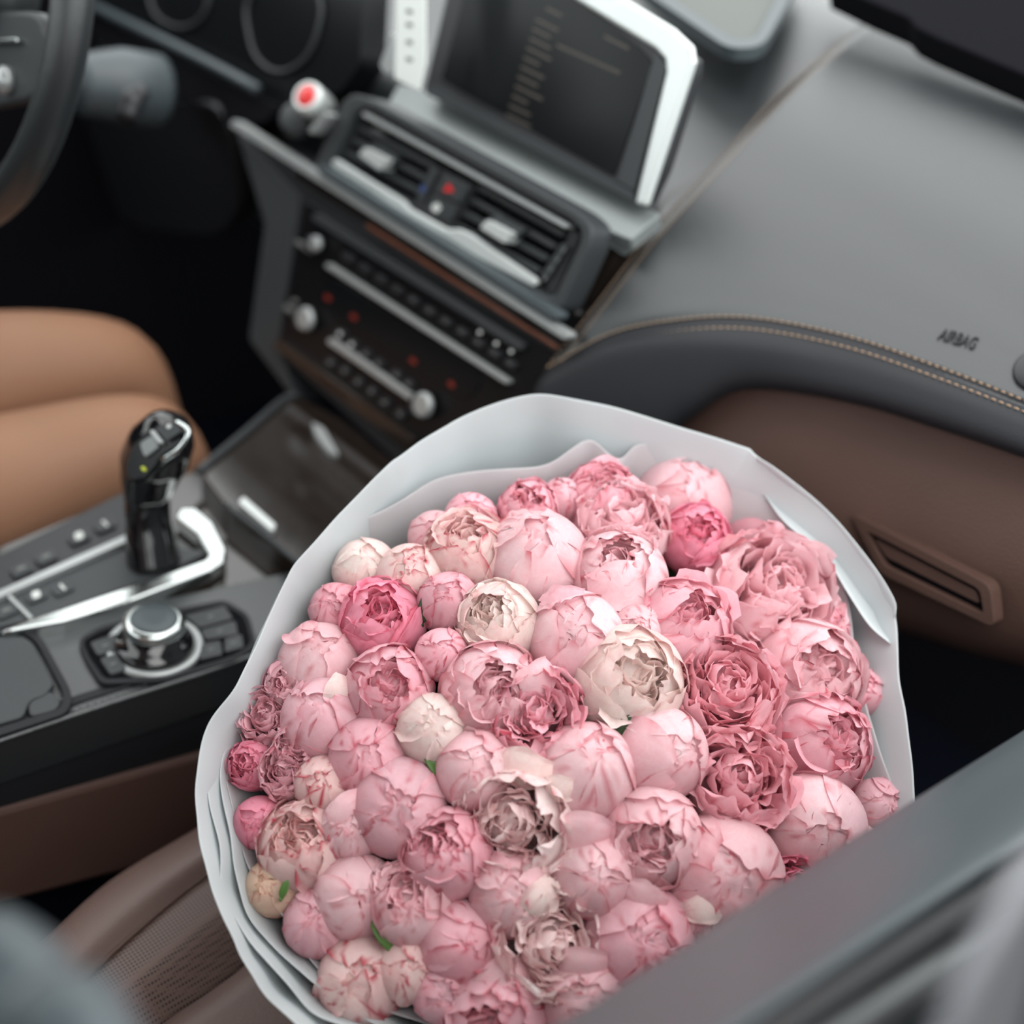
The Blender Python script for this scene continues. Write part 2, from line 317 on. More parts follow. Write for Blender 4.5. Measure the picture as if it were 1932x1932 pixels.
# AIRBAG lettering and round sensor on the panel
from mathutils.bvhtree import BVHTree
def bvh_of(H):
    return BVHTree.FromPolygons([tuple(v) for v in H.reshape(-1, 3)], gridF(H.shape[0], H.shape[1]))
BV = bvh_of(G0)
def hit(px, py):
    l, n, i, d = BV.ray_cast(Vector((0, 0, 0)), Vector(ray(px, py)).normalized()); 
    n = np.array(n); return np.array(l), (n if n.dot(ray(px, py)) < 0 else -n)
A, na = hit(1772, 637); B, nb = hit(1842, 657); nn = N_(na + nb); u = N_(B - A); v = np.cross(nn, u)
fc = bpy.data.curves.new('AIRBAG', 'FONT'); fc.body = 'AIRBAG'; fc.extrude = .0006; fc.size = .0135; fc.materials.append(M_LB2)
tx = bpy.data.objects.new('embossed_lettering', fc); COL.objects.link(tx); tx.parent = dash
sc_ = np.linalg.norm(B - A) / .0475; mm = Matrix.Identity(4)
for k, c in enumerate((u * sc_, v * 1.05, nn)):
    for i in range(3): mm[i][k] = c[i]
mm.translation = Vector(A - v * .003 + nn * .0022 + OFF - np.array(world_loc(dash))); tx.matrix_basis = mm
bpy.context.view_layer.update(); dg = bpy.context.evaluated_depsgraph_get(); tm = bpy.data.meshes.new_from_object(tx.evaluated_get(dg)); bpy.data.objects.remove(tx)
tx = bpy.data.objects.new('embossed_lettering', tm); COL.objects.link(tx); tx.parent = dash; tx.matrix_basis = mm
c, n = hit(1962, 704)
lathe('sensor', c + n * .001, n, [(.0165, 0), (.0165, .0022), (.0145, .0038), (.006, .0045)], M_PL, dash)
# glove box handle
GH = Pl(W(1740, 1080, y=float(np.interp(1740, SX, SY)) - .033), (-.05, -.98, .12))
gh = thing('glove_box_handle', GH.at(1740, 1080), 'recessed brown pull handle on the glove box face', 'handle')
ring('handle_surround', GH, [(1603,968),(1868,1105),(1876,1185),(1660,1082)], [(1632,1000),(1848,1112),(1856,1160),(1668,1068)], -.008, .0045, M_BR, gh, ro=18, ri=12, bevel=.0015)
slab('recess', GH, [(1630,998),(1850,1112),(1858,1162),(1665,1068)], -.006, -.001, M_DK, gh, r=8)
slab('pull', GH, [(1648,1016),(1842,1116),(1848,1140),(1672,1052)], -.004, .002, M_BR, gh, r=8, bevel=.0015)
# satin ledge beneath the screen
LD = Pl(W(1000, 330, y=.735), (0, -.45, .89))
led = thing('ledge_trim', LD.at(1000, 330), 'satin grey ledge running beneath the screen', 'trim')
slab('ledge_plate', LD, [(790,165),(1200,378),(1246,404),(1190,452),(1125,425),(722,215),(752,158)], -.012, .0, M_SG, led, r=6, bevel=.001)
wd = thing('wood_inlay', W(1150, 470, y=.735), 'dark glossy wood inlay between vent and passenger panel', 'trim')
WP = Pl(W(1150, 480, y=.735), (0, -.93, .35))
slab('inlay', WP, [(1120,428),(1200,458),(1160,520),(1092,600),(1060,590)], -.02, .0, M_WD, wd, r=10)
slab('lip', WP, [(1122,432),(1135,434),(1190,470),(1176,482),(1128,448)], 0, .004, M_SG, wd, r=5)
# ------------------------------------------------------------------ screen
scr = thing('infotainment_screen', SCN.at(1000, 200), 'wide black display screen with silver frame standing on the dashboard', 'screen')
slab('housing', SCN, [(866,-110),(798,172),(1200,384),(1290,130),(1280,100),(1252,70),(900,-150)], -.020, .0, M_PL, scr, r=10, bevel=.002)
slab('display_glass', SCN, [(905,-120),(832,150),(1158,334),(1232,118),(1205,88),(940,-120)], .0, .0012, M_SCR, scr, r=8)
slab('bottom_bezel', SCN, [(812,160),(1192,360),(1196,380),(802,176)], .0, .003, M_PLG, scr, r=3)
slab('side_bezel', SCN, [(1236,100),(1258,122),(1195,360),(1164,340)], .0, .003, M_PLG, scr, r=3)
fr = [(1000,-110),(1266,52),(1302,86),(1306,118),(1216,388),(1197,384),(1256,136),(1254,112),(1236,92),(990,-60)]
slab('silver_frame', SCN, fr, -.004, .0035, M_SLV, scr, bevel=.0022)
slab('side_shell', SCN, [(1290,100),(1312,108),(1308,140),(1252,320),(1222,386),(1200,376)], -.018, -.006, M_PL, scr, r=10, bevel=.003)
for i in range(12):                                                     # blurred dim list on the display
    x0 = 1010 - i * 5.5; y0 = 36 + i * 18; L = [44, 34, 40, 46, 30, 44, 38, 52, 30, 40, 46, 34][i]
    bar('list_line', SCN, (x0, y0), (x0 + L, y0 + L * .5), 6, .0012, .0014, M_SCT, scr, bevel=0)
for a, b in (((1050, 85), (1170, 138)), ((1140, 68), (1186, 92)), ((1030, 15), (1060, 30))): bar('list_line', SCN, a, b, 6, .0012, .0014, M_SCT, scr, bevel=0)
# white tag
TG = Pl(W(772, 90, y=.705), (0, -.97, .22))
tg = thing('card_tag', TG.at(772, 90), 'white card tag with dark marks hanging left of the screen', 'tag')
slab('card', TG, [(748,-90),(803,-90),(803,120),(792,170),(768,160),(744,148)], .0, .0012, M_CARD, tg, r=3)
for yy in (20, 45, 78, 110): bar('printed_mark', TG, (766, yy), (778, yy + 3), 8, .0012, .0016, M_GR, tg, bevel=0)
slab('strap', TG, [(716,122),(738,60),(746,66),(736,140),(722,136)], -.004, -.002, M_CHD, tg, r=3)
# ------------------------------------------------------------------ centre stack
stk = thing('centre_stack', STK.at(780, 560), 'black centre stack column of the dashboard below the air vents', 'console')
slab('stack_body', STK, [(446,246),(1078,640),(1020,735),(1010,860),(780,900),(512,652),(548,400),(452,268)], -.16, -.004, M_PL, stk, r=8, bevel=.003)
slab('side_cheek', STK, [(448,252),(566,372),(525,650),(560,760),(470,640),(500,420)], -.20, -.001, M_PLG, stk, r=10, bevel=.003)
slab('face_panel', STK, [(575,380),(1060,672),(1000,770),(820,872),(770,858),(524,650)], -.006, .0, M_GB2, stk, r=10)
slab('lower_lip', STK, [(514,652),(524,640),(780,826),(772,856)], .0, .006, M_WD, stk, r=4)
tr = thing('chrome_trim', STK.at(750, 430, .012), 'long satin chrome strip running across the dashboard below the vents', 'trim')
bar('strip', STK, (436,230), (1070,636), 15, .004, .014, M_CHD, tr, bevel=.002)
bar('wood_strip', STK, (560,326), (1058,650), 13, -.002, .006, M_WD, tr)
bar('orange_reflection_strip', STK, (690,424), (1050,656), 7, .004, .0072, M_RFO, tr)  # orange reflection in the wood, painted as a strip of its own
bar('grey_band', STK, (600,316), (1048,598), 16, .004, .018, M_SIL, tr, bevel=.002)
# vents
vt = thing('air_vent', SV.at(860, 380), 'black centre air vent unit with silver tabs below the screen', 'air vent')
ring('bezel', SV, [(590,318),(652,176,40),(690,180,40),(1100,405,40),(1122,440,40),(1052,592,20)], [(622,312),(672,204,30),(700,205,25),(1085,418,30),(1100,445,30),(1042,566,20)], -.004, .022, M_PLG, vt, ro=15, ri=10, bevel=.002)
slab('vent_back', SV, [(600,310),(665,190),(1110,430),(1048,580)], -.022, -.012, M_DK, vt)
bar('top_chrome', SV, (684,214), (1070,428), 8, .012, .022, M_CHD, vt, bevel=.001)
slab('lower_chrome', SV, [(624,304),(634,300),(760,378),(770,392),(842,432),(866,432),(885,440),(925,468),(1008,524),(1012,534),(1004,540),(900,485),(848,452),(756,400),(700,360),(628,314)], .018, .023, M_SLV, vt, bevel=.0012)
for i in range(4):
    f = i / 3.
    a = np.array((676,240)) * (1 - f) + np.array((634,306)) * f; b = np.array((824,318)) * (1 - f) + np.array((782,388)) * f
    bar('slat', SV, a, b, 11, -.006, .014, M_PLG, vt, bevel=.0012)
    a = np.array((900,352)) * (1 - f) + np.array((858,424)) * f; b = np.array((1062,444)) * (1 - f) + np.array((1016,512)) * f
    bar('slat', SV, a, b, 11, -.006, .014, M_PLG, vt, bevel=.0012)
for q, bd in (([(676,292),(688,277),(734,301),(716,322)], [(688,277),(706,270),(750,296),(734,318)]), ([(904,430),(918,414),(966,439),(952,460)], [(918,414),(938,404),(992,432),(968,452)])):
    t_ = slab('tab', SV, bd, .012, .020, M_PLG, vt, r=4); slab('tab_grip', SV, q, .012, .026, M_SLV, t_, r=5, bevel=.001)['label'] = 'bright silver grip'
slab('centre_block', SV, [(826,316),(896,352),(848,440),(776,392)], -.006, .016, M_PL, vt, r=8)
slab('wheel', SV, [(812,316),(826,324),(796,384),(784,374)], .010, .019, M_PLG, vt, r=4)
slab('blue_mark', SV, [(796,348),(804,352),(798,364),(791,359)], .019, .0195, mat('blue_mark', (.03,.06,.18), .5), vt, bevel=0)
slab('end_wheel', SV, [(1060,458),(1072,464),(1030,530),(1018,522)], .006, .016, M_PLG, vt, r=4)
slab('end_plate', SV, [(1078,430),(1096,442),(1044,560),(1026,545)], .004, .012, M_PL, vt, r=6)
for i in range(4): bar('white_mark', SV, (1066 - i * 12, 468 + i * 18), (1061 - i * 12, 476 + i * 18), 4, .016, .0165, M_GR, vt, bevel=0)
hz = thing('hazard_switch', SV.at(845, 360, .018), 'hazard warning switch with red triangle between the two vents', 'switch')
slab('button', SV, [(838,328),(884,352),(866,384),(818,360)], .016, .021, M_PLG, hz, r=5)
slab('triangle', SV, [(846,345),(856,362),(836,362)], .021, .0214, M_RED, hz, bevel=0)
lk = thing('lock_switch', SV.at(824, 390, .018), 'small dark switch with pale symbol below the hazard switch', 'switch')
slab('button', SV, [(818,366),(864,390),(848,418),(800,390)], .016, .020, M_PLG, lk, r=5)
slab('symbol', SV, [(816,386),(826,382),(832,392),(824,402),(814,396)], .020, .0204, M_WH, lk, bevel=0)
# start button
sb = thing('start_button', STK.at(590, 187, .02), 'round red start button in a silver ring left of the vents', 'button')
cb = STK.at(588, 190, .012); nb_ = (.25, -.78, .56)
lathe('silver_ring', cb, nb_, [(.0140, -.02), (.0145, .006), (.0134, .0105), (.0096, .0105), (.0090, .008)], M_SLV, sb, sx=.95)
lathe('red_face', cb + N_(nb_) * .0078, nb_, [(.0112, 0), (.0108, .0026), (.004, .0034)], M_RED, sb, sx=.95)
bar('side_bracket', STK, (584,250), (616,212), 11, .004, .016, M_CHD, sb, bevel=.001)
lathe('collar', STK.at(560, 226, .004), nb_, [(.016, -.01), (.015, .006), (.011, .008)], M_PLG, sb)
# radio panel
rd = thing('radio_panel', STK.at(780, 560), 'black radio panel with disc slot and silver line on the centre stack', 'radio')
bar('slot_surround', STK, (590,406), (985,656), 16, .0, .006, M_PLG, rd)
bar('disc_slot', STK, (650,456), (900,612), 5, .006, .0066, M_DK, rd, bevel=0)
bar('silver_line', STK, (614,499), (958,722), 9, .0, .006, M_CHD, rd, bevel=.001)
for i in range(11):
    f = i / 10.; a = np.array((655,486)) * (1 - f) + np.array((962,686)) * f
    bar('button', STK, a - (11, 7), a + (11, 7), 13, .0, .004, M_PL, rd)
    if i > 3: bar('key_mark', STK, a - (2, 1), a + (2, 1), 4, .004, .0043, M_GR, rd, bevel=0)
for (x, y) in ((905,627),(936,648),(964,663)): bar('key_mark', STK, (x-3,y-2), (x+3,y+2), 7, .0062, .0066, M_WH, rd, bevel=0)
def knob(nm, x, y, r, lab):
    k = thing('control_knob', STK.at(x, y), lab, 'knob')
    lathe('knob_body', STK.at(x, y), STK.n, [(r * 1.3, 0), (r * 1.3, .004), (r * 1.14, .010), (r * .9, .011)], M_PL, k)
    lathe('silver_rim', STK.at(x, y, .006), STK.n, [(r * 1.2, 0), (r * 1.24, .002), (r * 1.1, .0055), (r * .9, .0055)], M_CHD, k)
knob('k', 600, 460, .0055, 'small silver rimmed volume knob at the top left of the radio panel')
knob('k', 580, 602, .0088, 'silver rimmed knob at the left end of the climate panel')
knob('k', 802, 764, .0088, 'silver rimmed knob at the right end of the climate panel')
bar('white_mark', STK, (556,454), (588,476), 8, .0, .004, M_GR, rd)
cl = thing('climate_panel', STK.at(700, 690), 'black climate control panel with silver line and two rows of keys', 'control panel')
bar('silver_line', STK, (618,641), (776,752), 11, .0, .006, M_CHD, cl, bevel=.001)
bar('display_window', STK, (610,545), (900,735), 60, -.001, .0012, M_SCR, cl)
for (x, y) in ((618,562),(667,598),(779,681),(851,725)): bar('red_digit', STK, (x-5,y-5), (x+5,y+5), 9, .0012, .0015, M_REDL, cl, bevel=0)
for i, (x, y) in enumerate(((640,630),(662,650),(687,668),(711,686),(745,707),(768,725),(622,684),(649,699),(674,720),(700,738),(724,759),(754,781))):
    b_ = bar('key', STK, (x-9,y-6), (x+9,y+6), 17, .0, .0035, M_PL, cl); bar('key_mark', STK, (x-3,y-2), (x+3,y+2), 8 if i in (0, 1) else 6, .0035, .004, M_WH if i in (0, 1) else M_GR, b_, bevel=0)
bar('white_mark', STK, (535,578), (558,593), 9, .0, .004, M_GR, cl); bar('white_mark', STK, (548,566), (558,571), 8, .0, .003, M_GR, cl)
# ------------------------------------------------------------------ driver's side
DR = Pl(W(450, 60, y=.735), (0, -.97, .24))
ic = thing('instrument_cluster', DR.at(430, 40), 'dark instrument cluster with faint dial rings behind the steering wheel', 'instrument panel')
slab('cluster_glass', DR, [(150,-120),(690,-120),(680,120),(640,175),(520,200),(330,100),(180,12)], -.03, .0, M_SCR, ic, r=15)
tube('dial_ring', [DR.at(*p, .003) for p in [(282,-8),(296,30),(330,50),(364,46),(388,18),(396,-30),(380,-75),(330,-95),(286,-60)]], .0022, M_PLG, ic, closed=True, n=8)
tube('dial_ring', [DR.at(*p, .003) for p in [(470,66),(482,104),(508,130),(540,134),(575,110),(598,64),(604,0),(560,-50),(500,-40),(466,10)]], .0022, M_PLG, ic, closed=True, n=8)
tube('hood_rail', [DR.at(*p, .016) for p in [(120,-18),(170,8),(280,62),(400,122),(486,168)]], .0052, M_SIL, ic, n=10)
slab('hood_underside', DR, [(120,-10),(300,92),(490,186),(530,200),(500,232),(430,235),(300,160),(160,60)], -.04, .01, M_DK, ic, r=12)
sw = thing('steering_wheel', (-1.07, .45, -.33), 'black leather steering wheel at the left edge', 'steering wheel')
e0 = W(128, 75, x=-.885); cw = e0 - np.array((.185, 0, 0)); nw = N_((0, -.97, .22)); vw = np.cross(nw, (1, 0, 0)); vw = -vw if vw[2] < 0 else vw
tube('rim', [cw + np.array((1, 0, 0)) * .185 * math.cos(a) + vw * .185 * math.sin(a) for a in np.linspace(0, 2 * math.pi, 32, endpoint=False)], .0150, M_LB, sw, closed=True, n=14, sub=2, up=nw)
lathe('hub', cw + nw * .0, nw, [(.075, -.03), (.078, 0), (.07, .018), (.03, .026)], M_LB, sw, sx=1.1, sy=.85)
SWP = Pl(cw, nw)
slab('spoke', SWP, [(-60,20),(70,20),(100,100),(60,190),(-60,210)], -.010, .004, M_PLG, sw, r=20, bevel=.004)
bar('spoke_accent', SWP, (-60,82), (32,76), 10, .004, .008, M_CH, sw)
lathe('thumb_wheel', SWP.at(18, 152, .003), nw, [(.010, 0), (.010, .006), (.005, .010)], M_CHD, sw)
slab('lower_spoke', SWP, [(-120,150),(-40,150),(-60,420),(-140,420)], -.010, .002, M_PL, sw, r=10, bevel=.003)
col = thing('steering_column', W(235, 170, y=.60), 'grey steering column shroud behind the wheel rim', 'column')
c0 = W(215, 165, y=.60)
tube('shroud', [c0 + np.array((-.03, -.02, -.005)), c0 + np.array((-.022, .02, -.008)), c0 + np.array((-.022, .055, -.016))], [.028, .036, .036], M_SIL, col, n=16, sub=6, up=(0, 0, 1))
tube('stalk', [W(238, 225, y=.56), W(250, 190, y=.57), W(275, 168, y=.58)], [.009, .012, .006], M_PL, col)
slab('knee_panel', Pl(W(330, 300, y=.735), (0, -.95, -.3)), [(130,200),(400,190),(436,250),(455,400),(410,450),(250,430),(120,330)], -.02, 0, M_PL, col, r=30, bevel=.004)
# ------------------------------------------------------------------ centre console
cs = thing('centre_console', FC.at(250, 1200), 'black leather centre console with dark wood inlay between the seats', 'console')
slab('leather_surround', FC, [(-120,1190),(20,1190),(160,1158),(330,1126),(560,1076),(700,1040),(640,1185),(470,1243),(380,1275),(0,1402),(-120,1440)], -.035, .0, M_LB, cs, r=10, bevel=.004)
slab('wood_inlay', FC, [(-120,1150),(0,1030),(240,930),(330,900),(420,870),(640,900),(760,960),(560,1082),(330,1130),(100,1184),(-120,1215)], -.03, -.004, M_WD, cs, r=8, bevel=.002)
def onFC(pts, h): return [FC.at(*p, h) for p in pts]
tube('seam_edge', onFC([(-120,1438),(0,1398),(200,1330),(380,1272),(470,1240),(560,1208)], .0005), .0022, M_LB, cs)
tube('seam_edge', onFC([(-120,1412),(0,1372),(200,1308),(380,1252),(460,1226)], .0003), .0014, M_LB2, cs)
stitches('stitching', onFC([(-60,1394),(0,1382),(200,1316),(380,1259)], .001), cs, L=.003, gap=.002, r=.0004, m=M_GR)
ea, eb = FC.at(0, 1402), FC.at(470, 1243); SD = Pl(ea, np.cross(eb - ea, (.04, 0, 1))); sz = SD.at(0, 1545)
slab('side_panel', SD, [(-120,1436),(0,1400),(380,1274),(560,1212),(560,1380),(370,1445),(0,1545),(-120,1580)], -.020, -.0008, M_LB2, cs, bevel=.001)
SB = Pl(sz + np.array((.004, 0, 0)), np.cross(eb - ea, (-.10, 0, 1)))
o = slab('lower_side_panel', SB, [(-120,1560),(0,1530),(370,1428),(560,1370),(560,1560),(400,1600),(0,1708),(-120,1740)], -.02, .0, M_BR, cs, bevel=.004); o['label'] = 'brown leather lower side panel'
slab('carpet_side', Pl(sz + np.array((-.012, 0, -.1)), np.cross(eb - ea, (0, 0, 1))), [(-120,1700),(0,1690),(400,1570),(640,1500),(640,1900),(0,2100),(-120,2100)], -.03, .0, M_CP, cs, bevel=0)
FT = Pl(W(555, 745, z=-.617), (0, 0, 1))
tray = thing('storage_tray', FT.at(540, 900), 'dark glossy storage tray lid in front of the gear lever', 'tray')
slab('tray_lid', FT, [(378,888),(556,744),(650,790),(780,900),(700,1010),(556,1060),(430,958)], -.02, .0, M_WD, tray, r=6, bevel=.002)
tube('rim', [FT.at(*p, .002) for p in [(372,890),(460,818),(530,758),(560,744)]], .0034, M_PLG, tray)
tube('rim', [FT.at(*p, .001) for p in [(425,952),(490,1002),(562,1062)]], .0022, M_PLG, tray)
bar('silver_handle', FT, (454,940), (518,996), 15, .0, .006, M_SLV, tray, bevel=.0015)
slab('reflection_patch', FT, [(588,796),(610,806),(640,858),(622,852),(596,820)], .0, .004, M_CHD, tray, r=4)  # pale light reflection on the lid, built as a thin grey patch
# gear lever
gs = thing('gear_surround', FC.at(250, 1090), 'chrome edged gear selector panel with rows of buttons', 'panel')
slab('upper_key_panel', FC, [(-120,1060),(0,1046),(240,925),(262,960),(246,1004),(0,1112),(-120,1165)], -.01, .004, M_PL, gs, r=6)
slab('lower_key_panel', FC, [(-120,1186),(0,1130),(246,1020),(395,1040),(300,1085),(60,1168),(0,1182),(-120,1200)], -.01, .005, M_PLG, gs, r=6)
bar('silver_line', FC, (-120,1172), (244,1012), 12, .0, .009, M_CHD, gs, bevel=.0015)
bar('divider', FC, (16,1122), (60,1166), 7, .004, .008, M_CHD, gs)
slab('chrome_edge', FC, [(0,1190),(60,1166),(180,1126),(290,1090),(385,1056),(393,1046),(372,1008),(330,975),(340,958),(370,958),(402,985),(428,1036),(424,1058),(400,1074),(250,1132),(120,1172),(20,1190)], -.002, .010, M_CH, gs, bevel=.003)
for (x, y, k) in ((68,1121,1),(118,1107,0),(40,1071,2),(87,1048,2),(149,1010,1),(198,987,0),(12,1150,2)):
    b_ = slab('key', FC, [(x-24,y+2),(x+14,y-16),(x+24,y+2),(x-12,y+18)], .004, .007, M_PLG, gs, r=6)
    bar('key_mark', FC, (x-(8 if k else 5),y+3-(0 if k else 8)), (x+(8 if k else 5),y-3+(0 if k else 8)), (5, 14, 6)[k], .007, .0074, M_WH if k < 2 else M_GR, b_, bevel=0)
gb = FC.at(288, 1066); yb = gb[1]
gv = thing('gear_lever', gb, 'black gear lever with chrome trimmed head standing before the knees', 'gear lever')
pp = [(292,1072),(286,1030),(280,985),(278,940),(282,905),(292,865),(306,830),(318,800),(326,788)]
tube('stem', [W(*p, y=yb + .002 * i) for i, p in enumerate(pp)], [.0185, .0170, .0150, .0150, .0190, .0230, .0215, .0145, .0035], M_GB, gv, n=20, sub=5, up=(0, 1, 0), flat=1.15)
HP = Pl(W(290, 860, y=yb - .014), (.0, -.80, .60))
slab('head_face', HP, [(232,880),(246,838),(280,806),(322,792),(352,812),(342,842),(300,868),(262,912),(238,912)], -.004, .003, M_SCR, gv, r=16, bevel=.003)
tube('chrome_edge', [HP.at(*p, .0045) for p in [(330,794),(352,808),(354,822),(336,848),(306,868)]], .0018, M_CH, gv)
bar('chrome_bridge', HP, (284,812), (304,836), 8, .003, .006, M_CHD, gv)
slab('thumb_button', HP, [(292,806),(324,796),(344,812),(314,832)], .003, .006, M_PLG, gv, r=6)
bar('key_mark', HP, (314,806), (322,802), 7, .006, .0064, M_WH, gv, bevel=0)
slab('gloss_patch', HP, [(262,836),(288,820),(300,842),(272,864)], .003, .005, M_SG, gv, r=8)  # gloss highlight on the lever head, set in as a grey patch
bar('green_light', HP, (267,886), (272,882), 10, .003, .0045, M_GRNL, gv)
# rotary controller
ct = FC.at(292, 1226, .0)
cp = thing('controller_keypad', ct, 'black keypad plate with worn grey keys around the rotary knob', 'keypad')
slab('plate', FC, [(152,1208),(190,1186),(300,1160),(420,1138),(462,1160),(478,1214),(440,1238),(310,1276),(196,1282),(168,1240)], -.002, .002, M_DK, cp, r=12)
ring('plate_frame', FC, [(146,1206),(188,1180),(300,1154),(424,1130),(470,1158),(486,1218),(442,1246),(310,1284),(190,1290),(160,1242)], [(156,1209),(192,1188),(300,1162),(420,1140),(460,1162),(474,1213),(438,1236),(310,1274),(198,1280),(170,1240)], -.002, .004, M_LB2, cp, ro=14, ri=12, bevel=.001)
for q in ([(170,1212),(222,1194),(220,1226),(184,1236)], [(188,1242),(218,1232),(240,1262),(208,1272)], [(348,1160),(424,1142),(440,1166),(376,1184)], [(378,1188),(444,1170),(450,1196),(388,1206)], [(380,1214),(416,1208),(420,1234),(376,1244)], [(424,1204),(456,1196),(460,1220),(424,1230)]):
    k_ = slab('key', FC, q, .002, .006, M_PLG, cp, r=5); cx, cy = np.mean(q, axis=0); bar('key_mark', FC, (cx-6,cy+2), (cx+6,cy-2), 3, .006, .0063, M_GR, k_, bevel=0)
kn = thing('rotary_controller', ct, 'silver ringed rotary controller knob on the centre console', 'knob')
lathe('base_ring', ct, (0, 0, 1), [(.033, 0), (.0335, .0045), (.0315, .006), (.029, .005)], M_CHD, kn, seg=48)
lathe('skirt', ct, (0, 0, 1), [(.029, .004), (.026, .009), (.0215, .011), (.020, .020)], M_GB, kn, seg=48)
lathe('chrome_collar', ct, (0, 0, 1), [(.0200, .019), (.0212, .0215), (.0208, .026), (.0178, .0285), (.0162, .0285)], M_CH, kn, seg=48)
lathe('cap', ct, (0, 0, 1), [(.0166, .027), (.0163, .0290), (.0150, .0300), (.006, .0296)], M_SIL, kn, seg=48)
# armrest bin lid
al = thing('console_lid', FC.at(40, 1290), 'grey black lid with release catch at the left end of the console', 'lid')
slab('lid', FC, [(-120,1206),(40,1198),(62,1210),(104,1288),(84,1312),(56,1320),(44,1352),(-120,1400)], .0, .006, M_PLG, al, r=12, bevel=.002)
slab('catch', FC, [(52,1326),(96,1302),(116,1322),(106,1338),(56,1352)], .0, .005, M_PLG, al, r=10, bevel=.0015)
ring('lid_surround', FC, [(-130,1190),(50,1184),(78,1200),(138,1310),(128,1345),(-130,1430)], [(-130,1200),(44,1194),(68,1208),(122,1310),(116,1336),(-130,1412)], .0, .005, M_LB2, al, ro=20, ri=18, bevel=.0015)
# ------------------------------------------------------------------ passenger seat
st = thing('passenger_seat', (-.35, .2, -.8), 'brown leather passenger seat cushion with perforated centre beneath the bouquet', 'seat')
Zr = lambda pts, z: [W(x, y, z=z) for x, y in pts]
rE = Zr([(-120,1975),(-20,1880),(76,1790),(212,1666),(367,1571),(500,1490)], -.700)
rM = Zr([(-90,2015),(10,1920),(105,1830),(230,1712),(376,1610),(510,1530)], -.688)
rS = Zr([(-60,2060),(40,1968),(134,1877),(247,1769),(385,1656),(520,1575)], -.696)
rC = Zr([(120,2100),(215,2010),(307,1932),(388,1878),(455,1829),(560,1740)], -.716)
ext2 = lambda r: [r[0] + (r[0] - r[1]) * 3.0] + r + [r[-1] + (r[-1] - r[-2]) * .35]
rE, rM, rS, rC = map(ext2, (rE, rM, rS, rC))
rF = [p + np.array((.19, .02, .0)) for p in rC]
dn = np.array((-.006, 0, -.03)); bt = np.array((.01, 0, -.16))
loft('bolster', [[p + bt for p in rE], [p + dn for p in rE], rE, rM, rS], M_BR2, st)
rS2 = [p + np.array((.002, 0, -.001)) for p in rS]
mid = [(a + b) / 2 + np.array((0, 0, .007)) for a, b in zip(rS, rC)]
loft('seat_centre', [rS2, mid, rC], M_PRF, st)
loft('seat_front', [rC, [(a + b) / 2 + np.array((0, 0, -.004)) for a, b in zip(rC, rF)], rF], M_BR2, st)
tube('seam', [p + np.array((0, 0, .0008)) for p in rS], .0014, M_BR, st)
tube('seam', [p + np.array((0, 0, .0008)) for p in rE], .0016, M_BR, st)
loft('backrest', [[np.array((x, -.20 - .25 * z - .03 * math.cos((x + .34) * 9), z)) for x in (-.60, -.56, -.45, -.36, -.26, -.215)] for z in (-.80, -.66, -.45, -.2, -.05)], M_BR2, st, solid=.05)
# ------------------------------------------------------------------ door sill and pillar in the foreground
SL = [((1232,1840),(1932,1393),-.108),((1300,1880),(1932,1470),-.092),((1383,1932),(1932,1570),-.073),((1400,1940),(1932,1590),-.070)]
def srow(a, b, x, dz=0):   # lines of the belt, running on past the frame
    x *= 1.42; A = W(*a, x=x); B = W(*b, x=x); A[2] += dz; B[2] += dz; return [A + (A - B) * 2.2, A, (A + B) / 2, B, B + (B - A) * 3.2]
door = thing('passenger_door', (-.05, .2, -.5), 'blurred grey passenger door sill crossing the lower right corner', 'door')
r1 = srow(*SL[0]); r0 = [p + np.array((-.004, 0, -.012)) for p in r1]; r00 = [p + np.array((.01, 0, -.30)) for p in r1]
loft('sill_pad', [r00, [p + np.array((0, 0, -.06)) for p in r0], r0, r1, srow(*SL[1], dz=.003), srow(*SL[2], dz=.002), srow(*SL[3], dz=-.004), [p + np.array((.0, 0, -.03)) for p in srow(*SL[3])]], M_SIL, door)
loft('rubber_seal', [[p + np.array((0, 0, -.012)) for p in srow((1405,1940),(1932,1600),-.069)], srow((1440,1945),(1932,1625),-.066), srow((1500,1950),(1932,1665),-.062), srow((1530,1950),(1932,1685),-.060, -.012)], M_RB, door)
loft('belt_moulding', [[p + np.array((0, 0, -.01)) for p in srow((1530,1950),(1932,1680),-.0605)], srow((1560,1950),(1932,1700),-.058), srow((1640,1950),(1932,1738),-.054), srow((1670,1950),(1932,1760),-.053, -.006)], mat('moulding_grey', (.10,.105,.105), .3, .4), door)
loft('slot', [srow((1670,1950),(1932,1765),-.053, -.012), srow((1760,1950),(1932,1815),-.048, -.012)], M_DK, door, kv=1)
loft('outer_skin', [[p + np.array((0, 0, -.01)) for p in srow((1740,1950),(1932,1800),-.048)], srow((1770,1950),(1932,1820),-.046), srow((1932,1990),(1932,1932),-.036), [p + np.array((.02, 0, -.25)) for p in srow((1932,1990),(1932,1932),-.036)]], mat('car_paint', (.16,.16,.175), .25, .2, coat=.6), door)
pil = thing('pillar_trim', W(60, 1850, t=.36), 'blurred grey rounded pillar trim in the lower left corner', 'trim')
tube('trim_bar', [np.array((-.50, -.16, -.16)), W(-150,1800,t=.37), W(-60,1810,t=.37), W(20,1862,t=.36), W(80,1960,t=.35), W(130,2080,t=.34), np.array((-.17, -.02, -.44))], .0145, M_SIL, pil, n=16)
tube('seal', [W(-150,1890,t=.375), W(-60,1900,t=.375), W(-8,1950,t=.365), W(40,2060,t=.355)], .010, M_RB, pil, n=12)
